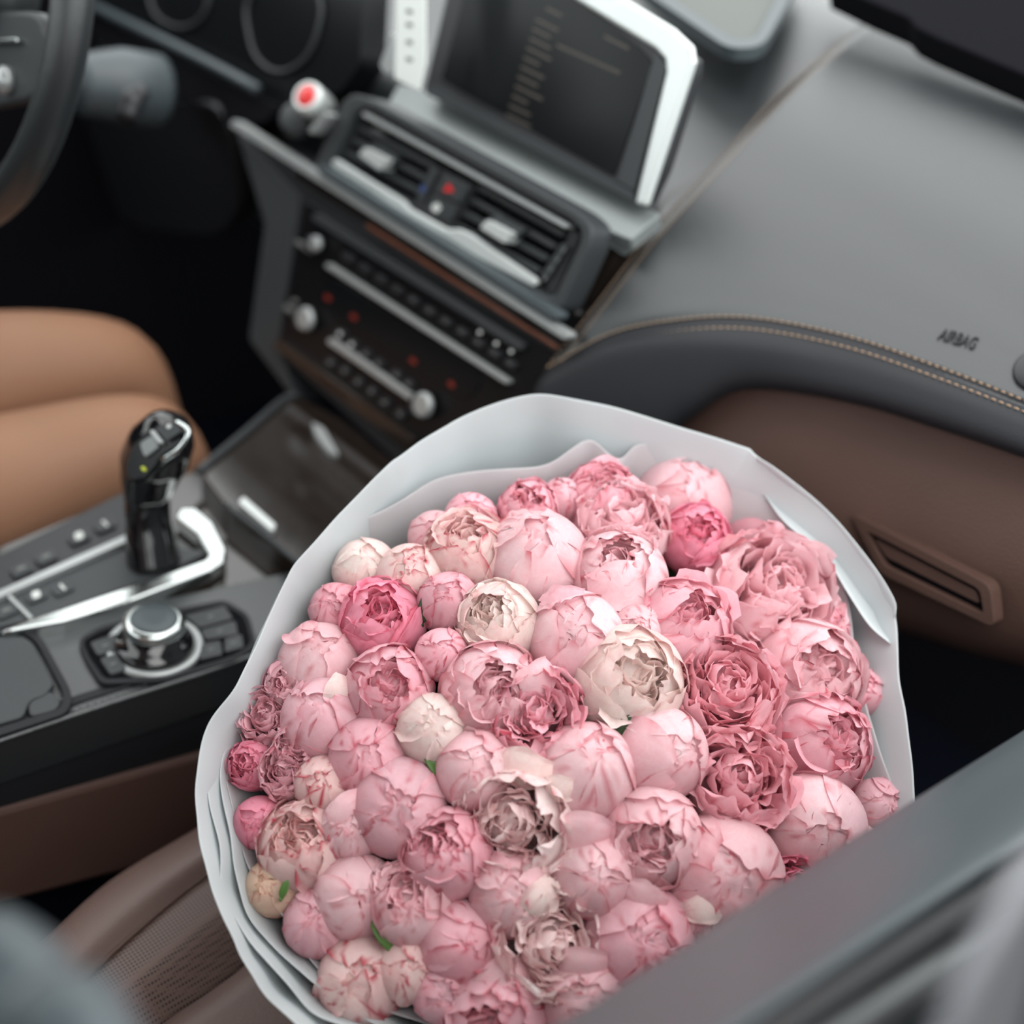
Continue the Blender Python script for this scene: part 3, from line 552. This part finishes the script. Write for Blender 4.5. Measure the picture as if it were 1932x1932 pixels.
# ------------------------------------------------------------------ driver's legs
pe = thing('person', (-.95, .1, -.7), 'seated driver with bare knees behind the gear lever', 'person')
def legs():
    J = {}; V = []; E = []; Rr = []
    def add(p, r, q=None):
        V.append(tuple(np.array(p) + OFF - np.array(world_loc(pe)))); Rr.append(r)
        if q is not None: E.append((q, len(V) - 1))
        return len(V) - 1
    k1 = W(312, 822, x=-.905); a1 = W(60, 915, x=-.935); k2 = W(246, 686, x=-1.03); a2 = W(-40, 715, x=-1.06)
    root = add((-.985, .02, -.66), .105)
    for k, a, s in ((k1, a1, 1), (k2, a2, -1)):
        hp = add((-.985 + s * .075, .08, -.665), .088, root)
        d = N_(a - k); L = np.linalg.norm(a - k)
        m0 = add(k + (np.array(V[hp]) - OFF + np.array(world_loc(pe)) - k) * .62 + np.array((0, 0, .003)), .080, hp)
        m1 = add(a, .070, m0); m2 = add(k * .75 + a * .25, .057, m1); kk = add(k + np.array((0, .0, -.004)), .047, m2)
        s1 = add(k + np.array((0, .006, -.075)), .050, kk); s2 = add(k + np.array((0, .02, -.17)), .050, s1); s3 = add(k + np.array((0, .10, -.31)), .032, s2)
        an = add(k + np.array((0, .18, -.37)), .028, s3); hl = add(k + np.array((0, .185, -.40)), .028, an); add(k + np.array((0, .30, -.365)), .026, hl)
    me = bpy.data.meshes.new('body'); me.from_pydata(V, E, []); me.materials.append(M_SK)
    o = bpy.data.objects.new('body', me); COL.objects.link(o); o.parent = pe
    m = o.modifiers.new('skin', 'SKIN'); m.use_smooth_shade = True
    for i, r in enumerate(Rr): me.skin_vertices[0].data[i].radius = (r, r)
    me.skin_vertices[0].data[0].use_root = True
    m = o.modifiers.new('ss', 'SUBSURF'); m.levels = m.render_levels = 2
    return k1, a1
k1, a1 = legs()
lathe('shorts', np.array((-.985, .02, -.655)), (0, .25, 1), [(.10, -.10), (.175, -.06), (.185, .0), (.16, .08), (.135, .16), (.06, .17)], M_CLO, pe, seg=28, sy=.85)
# ------------------------------------------------------------------ bouquet
BC = W(1050, 1400, t=.80); BN = N_((.30, -.30, .90)); BP = Pl(BC, BN); RB = .215
def dome(px, py, off=0.):                     # point of the flower dome seen at a pixel (dome: low cap over the bouquet plane)
    h = .03
    for _ in range(8):
        P = BP.at(px, py, h); a, b = BP.loc(P); r2 = min(1.4, (a * a + b * b) / RB**2); h = .075 * (1 - r2) + off
    return BP.at(px, py, h)
# petals ------------------------------------------------------------
def wob(rg, n=4, f=2.5):
    a = rg.normal(size=(n, 2)) * f; p = rg.uniform(0, 6.28, n); w_ = rg.uniform(.5, 1, n) / n
    return lambda x, y: sum(w_[i] * np.sin(a[i, 0] * x + a[i, 1] * y + p[i]) for i in range(n))
def petal(rg, th, ph, hl, hw, R, curl=.0, edge=.03, wav=.05, notch=.05, n=15, tint=None, deep=None, streak=.3, roll=None):
    """one petal as a patch on a sphere of radius R; axis +z is the flower's opening; th polar angle of its middle"""
    u, v = np.meshgrid(np.linspace(-1, 1, n), np.linspace(-1, 1, n))
    Wd = np.where(v < .1, .45 + .55 * np.sin((v + 1) / 1.1 * math.pi / 2), np.sqrt(np.clip(1 - ((v - .1) / .98)**2, 0.02, 1)))
    Wd = np.clip(Wd, .16, 1)
    f1, f2, f3 = wob(rg), wob(rg, 4, 3.6), wob(rg, 3, 5)
    x = u * Wd * (1 + wav * f2(v * 1.2, np.sign(u))); y = v + np.clip(v, 0, 1)**2 * (wav * 1.6 * f3(u, 0 * u) - notch * np.exp(-(u - .1 * rg.normal())**2 / .03)) - .10 * np.clip(v, 0, 1) * u * u
    rx = x * hw; ry = y * hl
    if roll is None: roll = rg.normal() * .18
    rx, ry = rx * math.cos(roll) - ry * math.sin(roll), rx * math.sin(roll) + ry * math.cos(roll)
    rho = np.hypot(rx, ry) + 1e-9
    c = np.array([math.sin(th) * math.cos(ph), math.sin(th) * math.sin(ph), math.cos(th)])
    ty = np.array([-math.cos(th) * math.cos(ph), -math.cos(th) * math.sin(ph), math.sin(th)])  # towards the tip (pole)
    tx_ = np.cross(ty, c)
    D = (tx_[None, None] * (rx / rho)[..., None] + ty[None, None] * (ry / rho)[..., None])
    P = np.cos(rho)[..., None] * c + np.sin(rho)[..., None] * D
    rad = R * (1 + curl * np.clip(v, 0, 1)**2.5 + edge * np.clip(np.maximum(abs(u)**3, v), 0, 1)**3 * (1 + 1.3 * f3(u, v)) + .022 * f1(u, v) + .012 * f2(u, v) * (1 + v))
    P = P * rad[..., None]
    # own colour: paler towards the tip, crimson streaks at the base and along some edges
    s = .5 + .5 * np.sin(u * 9 + 3 * f1(u, v * .3) + rg.uniform(0, 6)); base = np.clip(.35 - .75 * (v + .25), 0, 1)
    g = np.clip(base * (.4 + .6 * s), 0, 1)[..., None] * .55
    em = np.clip((abs(u) - .78) * 5, 0, 1) * np.clip(f1(u * .5, v * 2) * 3 + .1, 0, 1) + np.clip((v - .86) * 7, 0, 1) * np.clip(f2(u * 2, v) * 3, 0, 1)
    st_ = np.clip((np.sin(u * 14 + 5 * f1(v, u)) - .72) * 3.5, 0, 1) * np.clip(f2(v, u) * 3 + .1, 0, 1)
    k = np.clip((em * .8 + st_ * .8) * streak, 0, 1)[..., None]
    colr = np.array(tint) * (1 + .06 * f1(u, v))[..., None]; colr = colr * (1 - g) + np.array(deep) * g; colr = colr * (1 - k) + np.array(CRIM) * k
    return P.reshape(-1, 3), np.clip(colr.reshape(-1, 3), 0, 1)
def ruffle(rg, rho, ph, top, w_, h_, lean, tint, deep, n=(9, 7), fz=.10, twist=0.):
    """one small crumpled inner petal standing at radius rho, its upper edge near height top"""
    nu, nv = n; u, v = np.meshgrid(np.linspace(-1, 1, nu), np.linspace(0, 1, nv))
    f1, f2 = wob(rg, 4, 2.6), wob(rg, 4, 3.6)
    cur = .55 * w_; wd = w_ * (.55 + .45 * v) * np.where(v > .8, .93, 1)
    x = u * wd; y = cur * (u * u - .4) * -.8 + lean * v * v * h_ + fz * f1(u * 1.5, v) * (.3 + v) + .5 * fz * f2(u * 2.5, v) * v
    z = top - h_ * (1 - v) - .16 * h_ * u * u * v + fz * .7 * f2(u * 2.2, v * 0) * v
    ca, sa = math.cos(twist), math.sin(twist); x, y = x * ca - y * sa, x * sa + y * ca
    # local: y outward, x tangential
    c, s = math.cos(ph), math.sin(ph)
    X = (rho + y) * c - x * s; Y = (rho + y) * s + x * c
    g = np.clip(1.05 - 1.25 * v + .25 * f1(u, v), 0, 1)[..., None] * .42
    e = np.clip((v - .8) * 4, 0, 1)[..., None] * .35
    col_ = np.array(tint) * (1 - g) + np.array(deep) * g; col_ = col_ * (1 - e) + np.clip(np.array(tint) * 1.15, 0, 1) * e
    return np.stack([X, Y, z], -1).reshape(-1, 3), np.clip(col_.reshape(-1, 3), 0, 1)
CRIM = (.52, .035, .075)
TINT = {'w': ((.90, .80, .75), (.95, .76, .70)), 'p': ((.90, .65, .68), (.85, .40, .47)), 'm': ((.88, .54, .60), (.82, .36, .43)), 'c': ((.95, .79, .77), (.93, .62, .64)), 'q': ((.91, .56, .61), (.87, .42, .50)),
        'd': ((.87, .38, .49), (.74, .16, .26)), 's': ((.89, .70, .67), (.74, .16, .20)), 'v': ((.86, .58, .63), (.72, .32, .40)), 'g': ((.84, .68, .52), (.76, .38, .30))}
def peony(cx, cy, rpx, typ, tk, od, label, lift=0., group='peonies packed in the bouquet'):
    rg = np.random.default_rng(int(cx * 7 + cy * 13))
    S = dome(cx, cy, lift); d = ray(cx, cy); R = rpx * S.dot(N_(d)) / np.linalg.norm(d) * 1.14
    C = S - BN * R * .45
    a, b = BP.loc(C); out = BP.u * a + BP.v * b; n = N_(BN + out / RB * .38)
    tow = -N_(ray(cx, cy)); n = N_(n * .75 + tow * .6)
    # opening direction nudged so that the heart of the flower faces where the photo shows it
    sr, su = RW[:, 0], -RW[:, 1]; n = N_(n + (sr * od[0] - su * od[1]) * 1.0)
    t0 = N_(np.cross(n, (.3, .2, 1) if abs(n[2]) < .98 else (1, 0, 0))); t1 = np.cross(n, t0); Rm = np.array([t0, t1, n]).T
    ro = thing('peony', C, label, 'flower', group)
    tint, deep = TINT[tk]; sk = {'s': 1.3, 'd': .8, 'w': .3, 'p': .75, 'm': 1., 'c': .7, 'q': .7, 'v': .7, 'g': .7}[tk]
    def put(name, P, c, nr, nc, **k):
        P = P * R; P = P @ Rm.T + C; o = obj(name, P, gridF(nr, nc), M_PET, ro, col=c, **k); return o
    def pt(th, ph, hl, hw, RR, name='petal', **k):
        jit = 1 + .05 * rg.normal(); tt = tuple(np.clip(np.array(tint) * jit * (1 + np.array([0, 1, .8]) * .04 * rg.normal()), 0, .93))
        P, c = petal(rg, th, ph, hl, hw, RR, tint=tt, deep=deep, streak=sk, **k); return put(name, P, c, 15, 15)
    def cluster(N, rad, top, sc, rim):
        Vs = []; Cs = []; Fs = []
        for k in range(N):
            rr = rad * math.sqrt((k + .35) / N) * (1 + .10 * rg.normal()); ph = k * 2.399 + .3 * rg.normal()
            fr_ = min(1, rr / rad); tp = top + rim * fr_**2 - .10 * (1 - fr_) + .05 * rg.normal()
            P, c = ruffle(rg, rr * .92, ph, tp, sc * (.75 + .5 * fr_) * rg.uniform(.75, 1.25), .36 + .14 * fr_, .35 * fr_ - .25 + .25 * rg.normal(), np.clip(np.array(tint) * rg.uniform(.98, 1.09), 0, .95), np.array(deep) * rg.uniform(.9, 1.3), fz=.085, twist=.45 * rg.normal())
            if fr_ > .74: put('ruffled_petal', P, c, 7, 9)
            else:
                o0 = len(Vs) and sum(len(q) for q in Vs); Vs.append(P); Cs.append(c); Fs += [tuple(i + o0 for i in f) for f in gridF(7, 9)]
        V = np.concatenate(Vs) * R @ Rm.T + C
        o = obj('petal_heart', V, Fs, M_PET, ro, col=np.concatenate(Cs)); o['kind'] = 'stuff'
    p0 = rg.uniform(0, 6.28)
    if typ != 'b': pt(.15, p0, 1.0, 1.0, .66 if typ == 'h' else .52, name='core_petal', wav=.1)
    if typ == 'b':
        for k in range(4): pt(.40 + .08 * rg.normal(), p0 + k * 1.65, 1.0, .80, .86 + .018 * k, edge=.05, wav=.10, notch=.10)
        for k in range(5): pt(.86 + .08 * rg.normal(), p0 + .6 + k * 1.257 + .12 * rg.normal(), .98, .82, .925 + .016 * (k % 3), edge=.035, wav=.10, notch=.10, curl=.02)
        for k in range(4): pt(1.28 + .10 * rg.normal(), p0 + 1.1 + k * 1.571 + .15 * rg.normal(), 1.02, .92, .985 + .016 * (k % 2), edge=.03, wav=.09, notch=.06, curl=.03 + .02 * rg.random())
        if rg.random() < .5: pt(.78, p0 + 2.0, .55, .42, 1.02, edge=.06, wav=.16, curl=.10)
        pt(2.3, p0, 1.1, 1.1, .93, name='petal'); pt(2.3, p0 + 3.14, 1.1, 1.1, .95, name='petal')
    elif typ == 'h':
        cluster(30, .60, .95, .30, -.12)
        for k in range(5): pt(1.0 + .07 * rg.normal(), p0 + k * 1.257 + .1 * rg.normal(), .64, .66, .90 + .015 * (k % 3), edge=.05, wav=.16, notch=.12, curl=.05)
        for k in range(5): pt(1.20 + .10 * rg.normal(), p0 + .6 + k * 1.257 + .1 * rg.normal(), .80, .80, .965 + .018 * (k % 3), edge=.05, wav=.13, notch=.10, curl=.05)
        for k in range(4): pt(1.58 + .10 * rg.normal(), p0 + 1.2 + k * 1.571, .86, .88, 1.0 + .015 * (k % 2), edge=.04, wav=.10, curl=.07)
        pt(2.3, p0, 1.1, 1.1, .93); pt(2.3, p0 + 3.14, 1.1, 1.1, .95)
    else:
        cluster(54, .84, .87, .30, -.30)
        for k in range(6): pt(1.20 + .07 * rg.normal(), p0 + k * 1.047 + .1 * rg.normal(), .52, .56, .95 + .02 * (k % 3), edge=.09, wav=.22, notch=.16, curl=.08)
        for k in range(5): pt(1.52 + .1 * rg.normal(), p0 + .5 + k * 1.257, .70, .74, 1.02 + .02 * (k % 2), edge=.07, wav=.18, notch=.12, curl=.10)
        pt(2.2, p0, 1.1, 1.1, .93); pt(2.2, p0 + 3.14, 1.1, 1.1, .95)
    return ro, C, R, n
FL = [
(1140,938,72,'h','m',(0,-.3),'pink ruffled peony second from the top right of the back row'),
(1298,926,88,'b','p',(0,-.2),'wide pale pink closed peony at the top under the paper rim'),
(1446,985,80,'b','m',(.1,-.1),'pink closed peony in the upper right corner by the folded paper'),
(1020,1040,88,'b','p',(0,-.35),'large pale pink peony bowl with ruffled top, upper middle'),
(1176,985,78,'o','p',(0,-.3),'pale frilly peony behind the one with a drooping lower petal'),
(1172,1078,86,'h','p',(-.15,-.3),'pale peony with drooping lower petal below the frilly upper one'),
(1318,1004,62,'h','d',(.0,.1),'deep raspberry pink peony with open dark heart near the top'),
(1455,1112,112,'o','p',(.2,-.05),'largest fully open pink peony at the upper right edge'),
(1290,1168,86,'h','m',(.2,-.2),'half open pink peony left of the largest open one'),
(1092,1190,85,'b','p',(-.15,-.2),'smooth pale pink peony with upright side petal left above the cream one'),
(1191,1268,98,'h','w',(.1,.1),'cream white half open peony in the middle of the right half'),
(1372,1295,95,'o','q',(.0,-.1),'fully ruffled pink peony right of the cream white one'),
(1532,1252,94,'h','p',(.2,.1),'pale pink half open peony below the largest open one'),
(1556,1388,88,'h','m',(.2,0),'pink peony with torn open heart at the right edge'),
(1400,1456,90,'o','q',(0,0),'densely frilled rose pink peony left of the torn open one'),
(1250,1408,84,'b','p',(.4,.15),'smooth pink peony with red streaked side below the cream one'),
(1110,1444,88,'b','p',(.1,-.3),'pale pink round peony with folded cap between two dark gaps'),
(1545,1545,92,'b','p',(0,.2),'pale mauve closed peony just above the door sill at right'),
(1662,1515,48,'b','v',(.1,0),'shaded mauve peony squeezed against the paper at far right'),
(1374,1635,104,'b','p',(0,.1),'big smooth pale pink closed peony above the sill'),
(1235,1566,88,'h','p',(-.1,.15),'pink peony opened like a bowl left of the big closed one'),
(1122,1640,74,'b','p',(.1,.1),'smooth rounded pink peony with one loose upright petal'),
(978,1535,98,'o','c',(-.15,.15),'large creamy frilled peony with whitest crumpled petals, centre bottom'),
(970,1678,74,'b','p',(0,0),'plain pink closed peony under the large creamy frilled one'),
(1035,1764,98,'o','c',(.2,.1),'cream topped open peony with wavy lower petal near the bottom'),
(1212,1762,98,'b','m',(.0,-.1),'large pink peony with crimson streaks touching the sill edge'),
(845,1600,80,'h','m',(-.25,-.2),'mid pink peony with small frilled heart right of the mauve ball'),
(754,1510,86,'b','v',(0,.1),'smooth mauve ball shaped closed peony left of centre'),
(902,1442,70,'b','p',(.1,-.2),'pale pink peony between the white bud and the folded cap one'),
(818,1366,62,'b','w',(.1,-.1),'small creamy white closed peony with pink streaks, left of centre'),
(1012,1335,82,'o','m',(0,0),'loose untidy pink peony with shaggy heart in the centre'),
(930,1290,86,'h','p',(.15,0),'pink peony with narrow red edged petals upper centre'),
(735,1288,76,'h','m',(.2,0),'pink peony with swirled heart right of the two blurred left ones'),
(835,1226,46,'b','m',(0,0),'small pink bud squeezed under the round green edged bud'),
(724,1158,74,'h','d',(0,-.1),'strong pink peony with crimson base at upper left'),
(848,1126,54,'b','m',(0,0),'small round rose pink bud with greenish side at upper left'),
(945,1160,72,'h','w',(-.3,-.1),'whitish peony with frilly left side next to the round rose bud'),
(884,1030,76,'h','s',(0,-.3),'pale peony with cream lower petals in the second row from the back'),
(776,1078,60,'b','s',(.1,-.2),'blurred pale bud with pink stripes at the back left'),
(690,1064,56,'b','w',(0,0),'blurred creamy white bud by the paper at upper left'),
(890,968,46,'b','m',(0,0),'small pink bud peeking at the top left of the back row'),
(1000,950,52,'h','m',(0,0),'small frilly pink peony third from the left of the back row'),
(604,1238,72,'b','p',(0,-.1),'blurred pale pink peony at the left edge, upper one'),
(614,1345,76,'b','v',(-.2,-.2),'mauve pink peony with white tipped petal near the left edge'),
(696,1418,70,'b','m',(.1,.1),'dusky pink closed peony left above the mauve ball'),
(612,1474,52,'b','s',(0,0),'cream and red streaked bud beneath the white tipped one'),
(508,1345,52,'o','v',(-.1,0),'shaggy dark mauve peony at the left edge'),
(548,1285,46,'h','v',(-.1,0),'small dark mauve peony between the blurred left ones'),
(476,1438,42,'h','d',(-.2,0),'small crimson shaded peony farthest left by the paper'),
(545,1445,50,'o','v',(0,0),'curled dusky peony left of the cream and red bud'),
(576,1584,80,'h','s',(0,-.3),'striped cream and pink peony at the lower left'),
(664,1552,56,'b','p',(0,0),'pale petals tucked between the striped peony and the mauve ball'),
(490,1545,46,'b','d',(0,0),'small dusky bud left of the striped cream and pink peony'),
(516,1668,50,'b','g',(-.1,0),'peach coloured small bud with green sepal at the lower left'),
(600,1732,60,'b','v',(0,0),'small mauve pink bud under the striped peony'),
(672,1682,74,'b','p',(.4,0),'pale round peony with red slit in its right side'),
(776,1696,76,'h','p',(-.1,-.4),'pale mauve peony with curled tips at its upper left'),
(870,1772,74,'b','m',(.4,0),'pink peony opening to the right below the frilled mid pink one'),
(684,1838,78,'b','s',(0,0),'strongly red striped peony at the bottom left'),
(768,1822,58,'b','s',(0,0),'cream petalled striped bud beside the strongly red striped peony'),
(838,1862,56,'b','v',(0,0),'shaded mauve bud low between the striped bud and the bottom bloom'),
(940,1895,96,'h','m',(-.2,.25),'broad pink peony with fringed outer petal at the very bottom'),
(1108,1875,86,'b','p',(0,-.1),'pale pink peony at the bottom beside the sill'),
(1502,1672,56,'o','d',(0,0),'crimson frilled peony half hidden by the sill under the pale mauve one'),
(1386,1740,52,'o','d',(0,0),'crimson frilled peony half hidden by the sill under the big closed one'),
(1612,1600,56,'b','s',(0,0),'cream bud with red blotches cut by the sill at right'),
(1318,1722,42,'b','p',(0,.1),'pale loose petalled small bloom between the big closed peony and the sill'),
(1632,1300,40,'b','m',(.1,0),'narrow pink bud wedged against the right paper wall'),
(566,1400,44,'o','v',(0,0),'dark curly mauve peony under the white tipped one'),
(634,1140,46,'b','m',(-.1,0),'pink bud seen blurred through the tissue at upper left'),
(822,1002,46,'b','p',(0,0),'pale small bud at the left end of the back row'),
(1065,935,40,'b','v',(0,0),'small shaded pink bud between the two frilly back row blooms'),
(1560,1180,44,'b','m',(.2,0),'small pink bud behind the largest open one at the right paper'),
(1205,1180,46,'b','p',(0,0),'pale lower bud directly under the drooping petal bloom'),
(900,1950,66,'b','m',(0,.2),'pink bud at the bottom frame edge left of the sill'),
]
HID = [(1060,1985,80,'h','p'),(1250,1905,80,'b','m'),(1400,1860,84,'h','p'),(1530,1790,80,'b','p'),(1630,1690,66,'b','m')]
FLW = []
for f in FL: FLW.append(peony(*f))
for f in HID: FLW.append(peony(*f, (0, 0), 'pink peony low in the bouquet, covered by the door sill', 0., 'peonies behind the door sill'))
# loose petals, leaves
def loose(cx, cy, rpx, tk, th_dir, parent, lift, name='petal'):
    rg = np.random.default_rng(int(cx + cy)); S = dome(cx, cy, lift); R = 1.25 * rpx * np.linalg.norm(S) / np.linalg.norm(ray(cx, cy))
    P, c = petal(rg, 0., 0., .95, .65, 1., tint=TINT[tk][0], deep=TINT[tk][1], wav=.15, notch=.1, curl=-.1, edge=.08, roll=0, streak=.3)
    P = P - np.array((0, 0, 1.)); tow = N_(BN * 1.2 - N_(ray(cx, cy)) + RW[:, 0] * .25 * rg.normal() - RW[:, 1] * .2 * rg.normal()); up_ = N_(RW[:, 0] * th_dir[0] - RW[:, 1] * th_dir[1] + tow * .3); sd = N_(np.cross(up_, tow)); tw = np.cross(sd, up_)
    Rm = np.array([sd, -up_, tw]).T
    obj(name, (P * R) @ Rm.T + S, gridF(15, 15), M_PET, parent, col=c)
def near(cx, cy): return min(zip(FL, FLW), key=lambda q: (q[0][0] - cx)**2 + (q[0][1] - cy)**2)[1][0]
for a in ((1105,1575,52,'p',(.25,1)),(1176,1100,62,'p',(0,-1)),(1012,1290,48,'p',(-.5,.5)),(640,1302,34,'w',(-1,.25)),(1330,1715,36,'w',(.1,-1)),(1062,1140,44,'v',(-.2,1)),
          (1060,1490,34,'w',(.1,1)),(985,1455,52,'w',(.2,1)),(1025,1700,46,'w',(-.6,.5)),(660,1530,44,'p',(-.5,.8)),(960,1850,60,'p',(.2,-1)),(1100,1830,52,'p',(0,1)),(1215,1700,44,'p',(.4,.8)),):
    loose(*a, near(a[0], a[1]), .012)
def leaf(cx, cy, rpx, dirn, label, m=M_LEAF, lift=-.004):
    S = dome(cx, cy, lift); R = 1.25 * rpx * np.linalg.norm(S) / np.linalg.norm(ray(cx, cy)); n = 9
    u, v = np.meshgrid(np.linspace(-1, 1, 7), np.linspace(-1, 1, n)); wd = np.sqrt(np.clip(1 - v * v, 0.001, 1)) * .42
    up_ = N_(RW[:, 0] * dirn[0] - RW[:, 1] * dirn[1]); tow = N_(BN - N_(ray(cx, cy)) * .8); sd = N_(np.cross(up_, tow)); tw = np.cross(sd, up_)
    P = S + (u * wd)[..., None] * sd * R + v[..., None] * up_ * R + (.35 * abs(u) * wd - .15 * v * v)[..., None] * tw * R
    L = thing('peony_leaf', S, label, 'leaf'); obj('leaf_blade', P.reshape(-1, 3), gridF(n, 7), m, L, solid=.0004)
    tube('leaf_stalk', [S - up_ * R, S - up_ * R * 1.3 - tw * R * .5, S - up_ * R * 1.3 - tw * R * 1.5], .0009, m, L, n=6)
leaf(726, 1764, 32, (-.5, .7), 'small bright green leaf between the pale peonies near the bottom', lift=.006)
leaf(536, 1678, 15, (.3, .8), 'small green sepal leaf against the peach bud', lift=.014)
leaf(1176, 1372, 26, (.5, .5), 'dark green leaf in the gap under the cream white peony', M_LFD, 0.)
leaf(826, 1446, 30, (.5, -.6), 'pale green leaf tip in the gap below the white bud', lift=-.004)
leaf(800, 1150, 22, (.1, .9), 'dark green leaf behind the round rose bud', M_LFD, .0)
# foliage under the blooms
und = []
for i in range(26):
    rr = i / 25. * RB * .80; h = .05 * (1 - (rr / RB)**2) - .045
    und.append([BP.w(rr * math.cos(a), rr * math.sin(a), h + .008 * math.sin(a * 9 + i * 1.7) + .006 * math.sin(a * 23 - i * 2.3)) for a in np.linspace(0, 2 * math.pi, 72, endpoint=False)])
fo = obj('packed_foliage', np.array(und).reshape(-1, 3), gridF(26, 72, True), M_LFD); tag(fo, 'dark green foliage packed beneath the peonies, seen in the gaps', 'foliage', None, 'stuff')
# ------------------------------------------------------------------ wrapping paper
wr = thing('bouquet_wrap', BC - BN * .3, 'white frosted paper wrap folded around the peonies', 'paper wrap')
OUT = [(935,760,.052),(1030,744,.055),(1160,766,.055),(1270,800,.052),(1400,836,.05),(1436,864,.048),(1560,962,.044),(1640,1058,.040),(1684,1128,.036),(1696,1200,.034),(1702,1290,.034),(1716,1400,.034),(1728,1540,.034),(1735,1640,.034),(1700,1760,.036),(1600,1880,.038),(1440,1985,.04),(1250,2050,.04),(1050,2075,.04),(850,2050,.042),(700,2010,.042),(600,1970,.042),(530,1905,.042),(470,1832,.042),(430,1762,.042),(395,1680,.042),(376,1580,.042),(368,1480,.042),(388,1378,.045),(440,1296,.048),(482,1208,.048),(530,1108,.048),(562,1058,.05),(640,968,.05),(720,888,.05),(760,850,.05),(840,800,.05)]
INN = [(1110,828,.040),(1168,866,.036),(1215,834,.036),(1330,866,.032),(1436,930,.028),(1520,1020,.026),(1568,1068,.024),(1600,1130,.022),(1622,1250,.020),(1650,1370,.020),(1682,1480,.020),(1706,1560,.020),(1700,1660,.020),(1640,1770,.020),(1520,1870,.02),(1380,1960,.02),(1200,2010,.02),(1030,2025,.02),(900,1975,.02),(800,1935,.02),(700,1893,.02),(612,1836,.02),(545,1752,.02),(482,1672,.02),(452,1590,.02),(428,1480,.02),(432,1400,.022),(462,1300,.024),(492,1200,.026),(560,1096,.028),(640,1004,.030),(730,960,.032),(830,900,.036),(940,880,.036),(1040,872,.038)]
def sheet(name, ring_, m, wav, seed, depth=.24, foot=.30, k=5, hs=0., label=None, inn=1., r_in=.0):
    rg = np.random.default_rng(seed); C = catc(ring_, k); n = len(C); rows = []
    fz = [rg.uniform(0, 6.28) for _ in range(6)]; A = np.arange(n) / n * 2 * math.pi
    wv = sum(np.sin(A * q + fz[i]) / (i + 1.2) for i, q in enumerate((7, 13, 19, 31, 43))) * .5
    wf = sum(np.sin(A * q + fz[i]) for i, q in enumerate((5, 11, 17, 26))) * .25
    top = np.array([BP.at(C[i][0], C[i][1], C[i][2] + hs) for i in range(n)])
    loc = np.array([BP.loc(p) for p in top]); hh = np.array([(p - BP.p).dot(BP.n) for p in top])
    S = [0, .04, .10, .18, .28, .4, .55, .75, 1.]
    for j, s in enumerate(S):
        sc = (1 - s)**.8 * (1 - foot) + foot if s else 1.
        if s and s < .2: sc *= 1 - .015 * math.sin(s * 15)
        row = []
        for i in range(n):
            fl = wv[i] * wav * (1 - s)**2 * (1 if j else .6) + wf[i] * wav * 2.0 * math.sin(min(1, s * 2.2) * math.pi) 
            q = loc[i] * (sc * (1 + fl / RB)); h = hh[i] * (1 - s) + (-depth) * s - (0 if j else 0)
            row.append(BP.w(q[0], q[1], h))
        rows.append(row)
    o = obj(name, np.array(rows).reshape(-1, 3), gridF(len(S), n, True), m, wr, subsurf=1, solid=.0004)
    if label: o['label'] = label
    return o
def mixr(t, dz, seed, amp):
    rg = np.random.default_rng(seed); a = catc(OUT, 4); b = catc(INN, 4); out = []; n = 44
    # match by angle about the bouquet centre
    ang = lambda P: np.arctan2(P[:, 1] - 1400, P[:, 0] - 1050)
    def samp(P, q):
        g = ang(P); i = np.argsort(g); g = g[i]; P = P[i]; g3 = np.r_[g - 2 * math.pi, g, g + 2 * math.pi]; P3 = np.r_[P, P, P]
        return np.array([np.interp(q, g3, P3[:, c]) for c in range(3)])
    for q in np.linspace(-math.pi, math.pi, n, endpoint=False):
        p = samp(a, q) * (1 - t) + samp(b, q) * t; w_ = 1 + amp * rg.normal(); p[:2] = (p[:2] - (1050, 1400)) * w_ + (1050, 1400); lo = .5 + .5 * math.tanh(3 * math.cos(q - 2.45) - 1.2); p[2] += dz - .05 * (1 - lo); out.append(p)
    return out
sheet('outer_paper', OUT, M_PAP, .0030, 3)
sheet('folded_paper', mixr(.34, .0, 5, .008), M_PAP, .004, 5, hs=0., depth=.235, foot=.28)
sheet('folded_paper', mixr(.62, .0, 8, .008), M_PAP, .004, 9, hs=0., depth=.23, foot=.27)
sheet('inner_tissue', INN, M_TIS, .004, 11, depth=.225, foot=.26)
# pulled out flap on the right side
fa = [(1428,862,.05),(1470,888,.05),(1560,962,.045),(1640,1056,.042),(1686,1128,.040),(1690,1160,.038)]
fb = [(1440,930,.03),(1480,985,.03),(1555,1050,.03),(1600,1120,.03),(1640,1180,.03),(1680,1215,.03)]
mid_ = [((a[0] + b[0]) / 2 - 4, (a[1] + b[1]) / 2 + 4, (a[2] + b[2]) / 2 - .014) for a, b in zip(fa, fb)]
loft('paper_flap', [[BP.at(p[0], p[1], p[2]) for p in r_] for r_ in (fa, mid_, fb)], M_PAP, wr, solid=.0004)
tube('tied_neck', [BC - BN * .235, BC - BN * .26, BC - BN * .30], [.07, .052, .06], M_PAP, wr, n=24, sub=4)
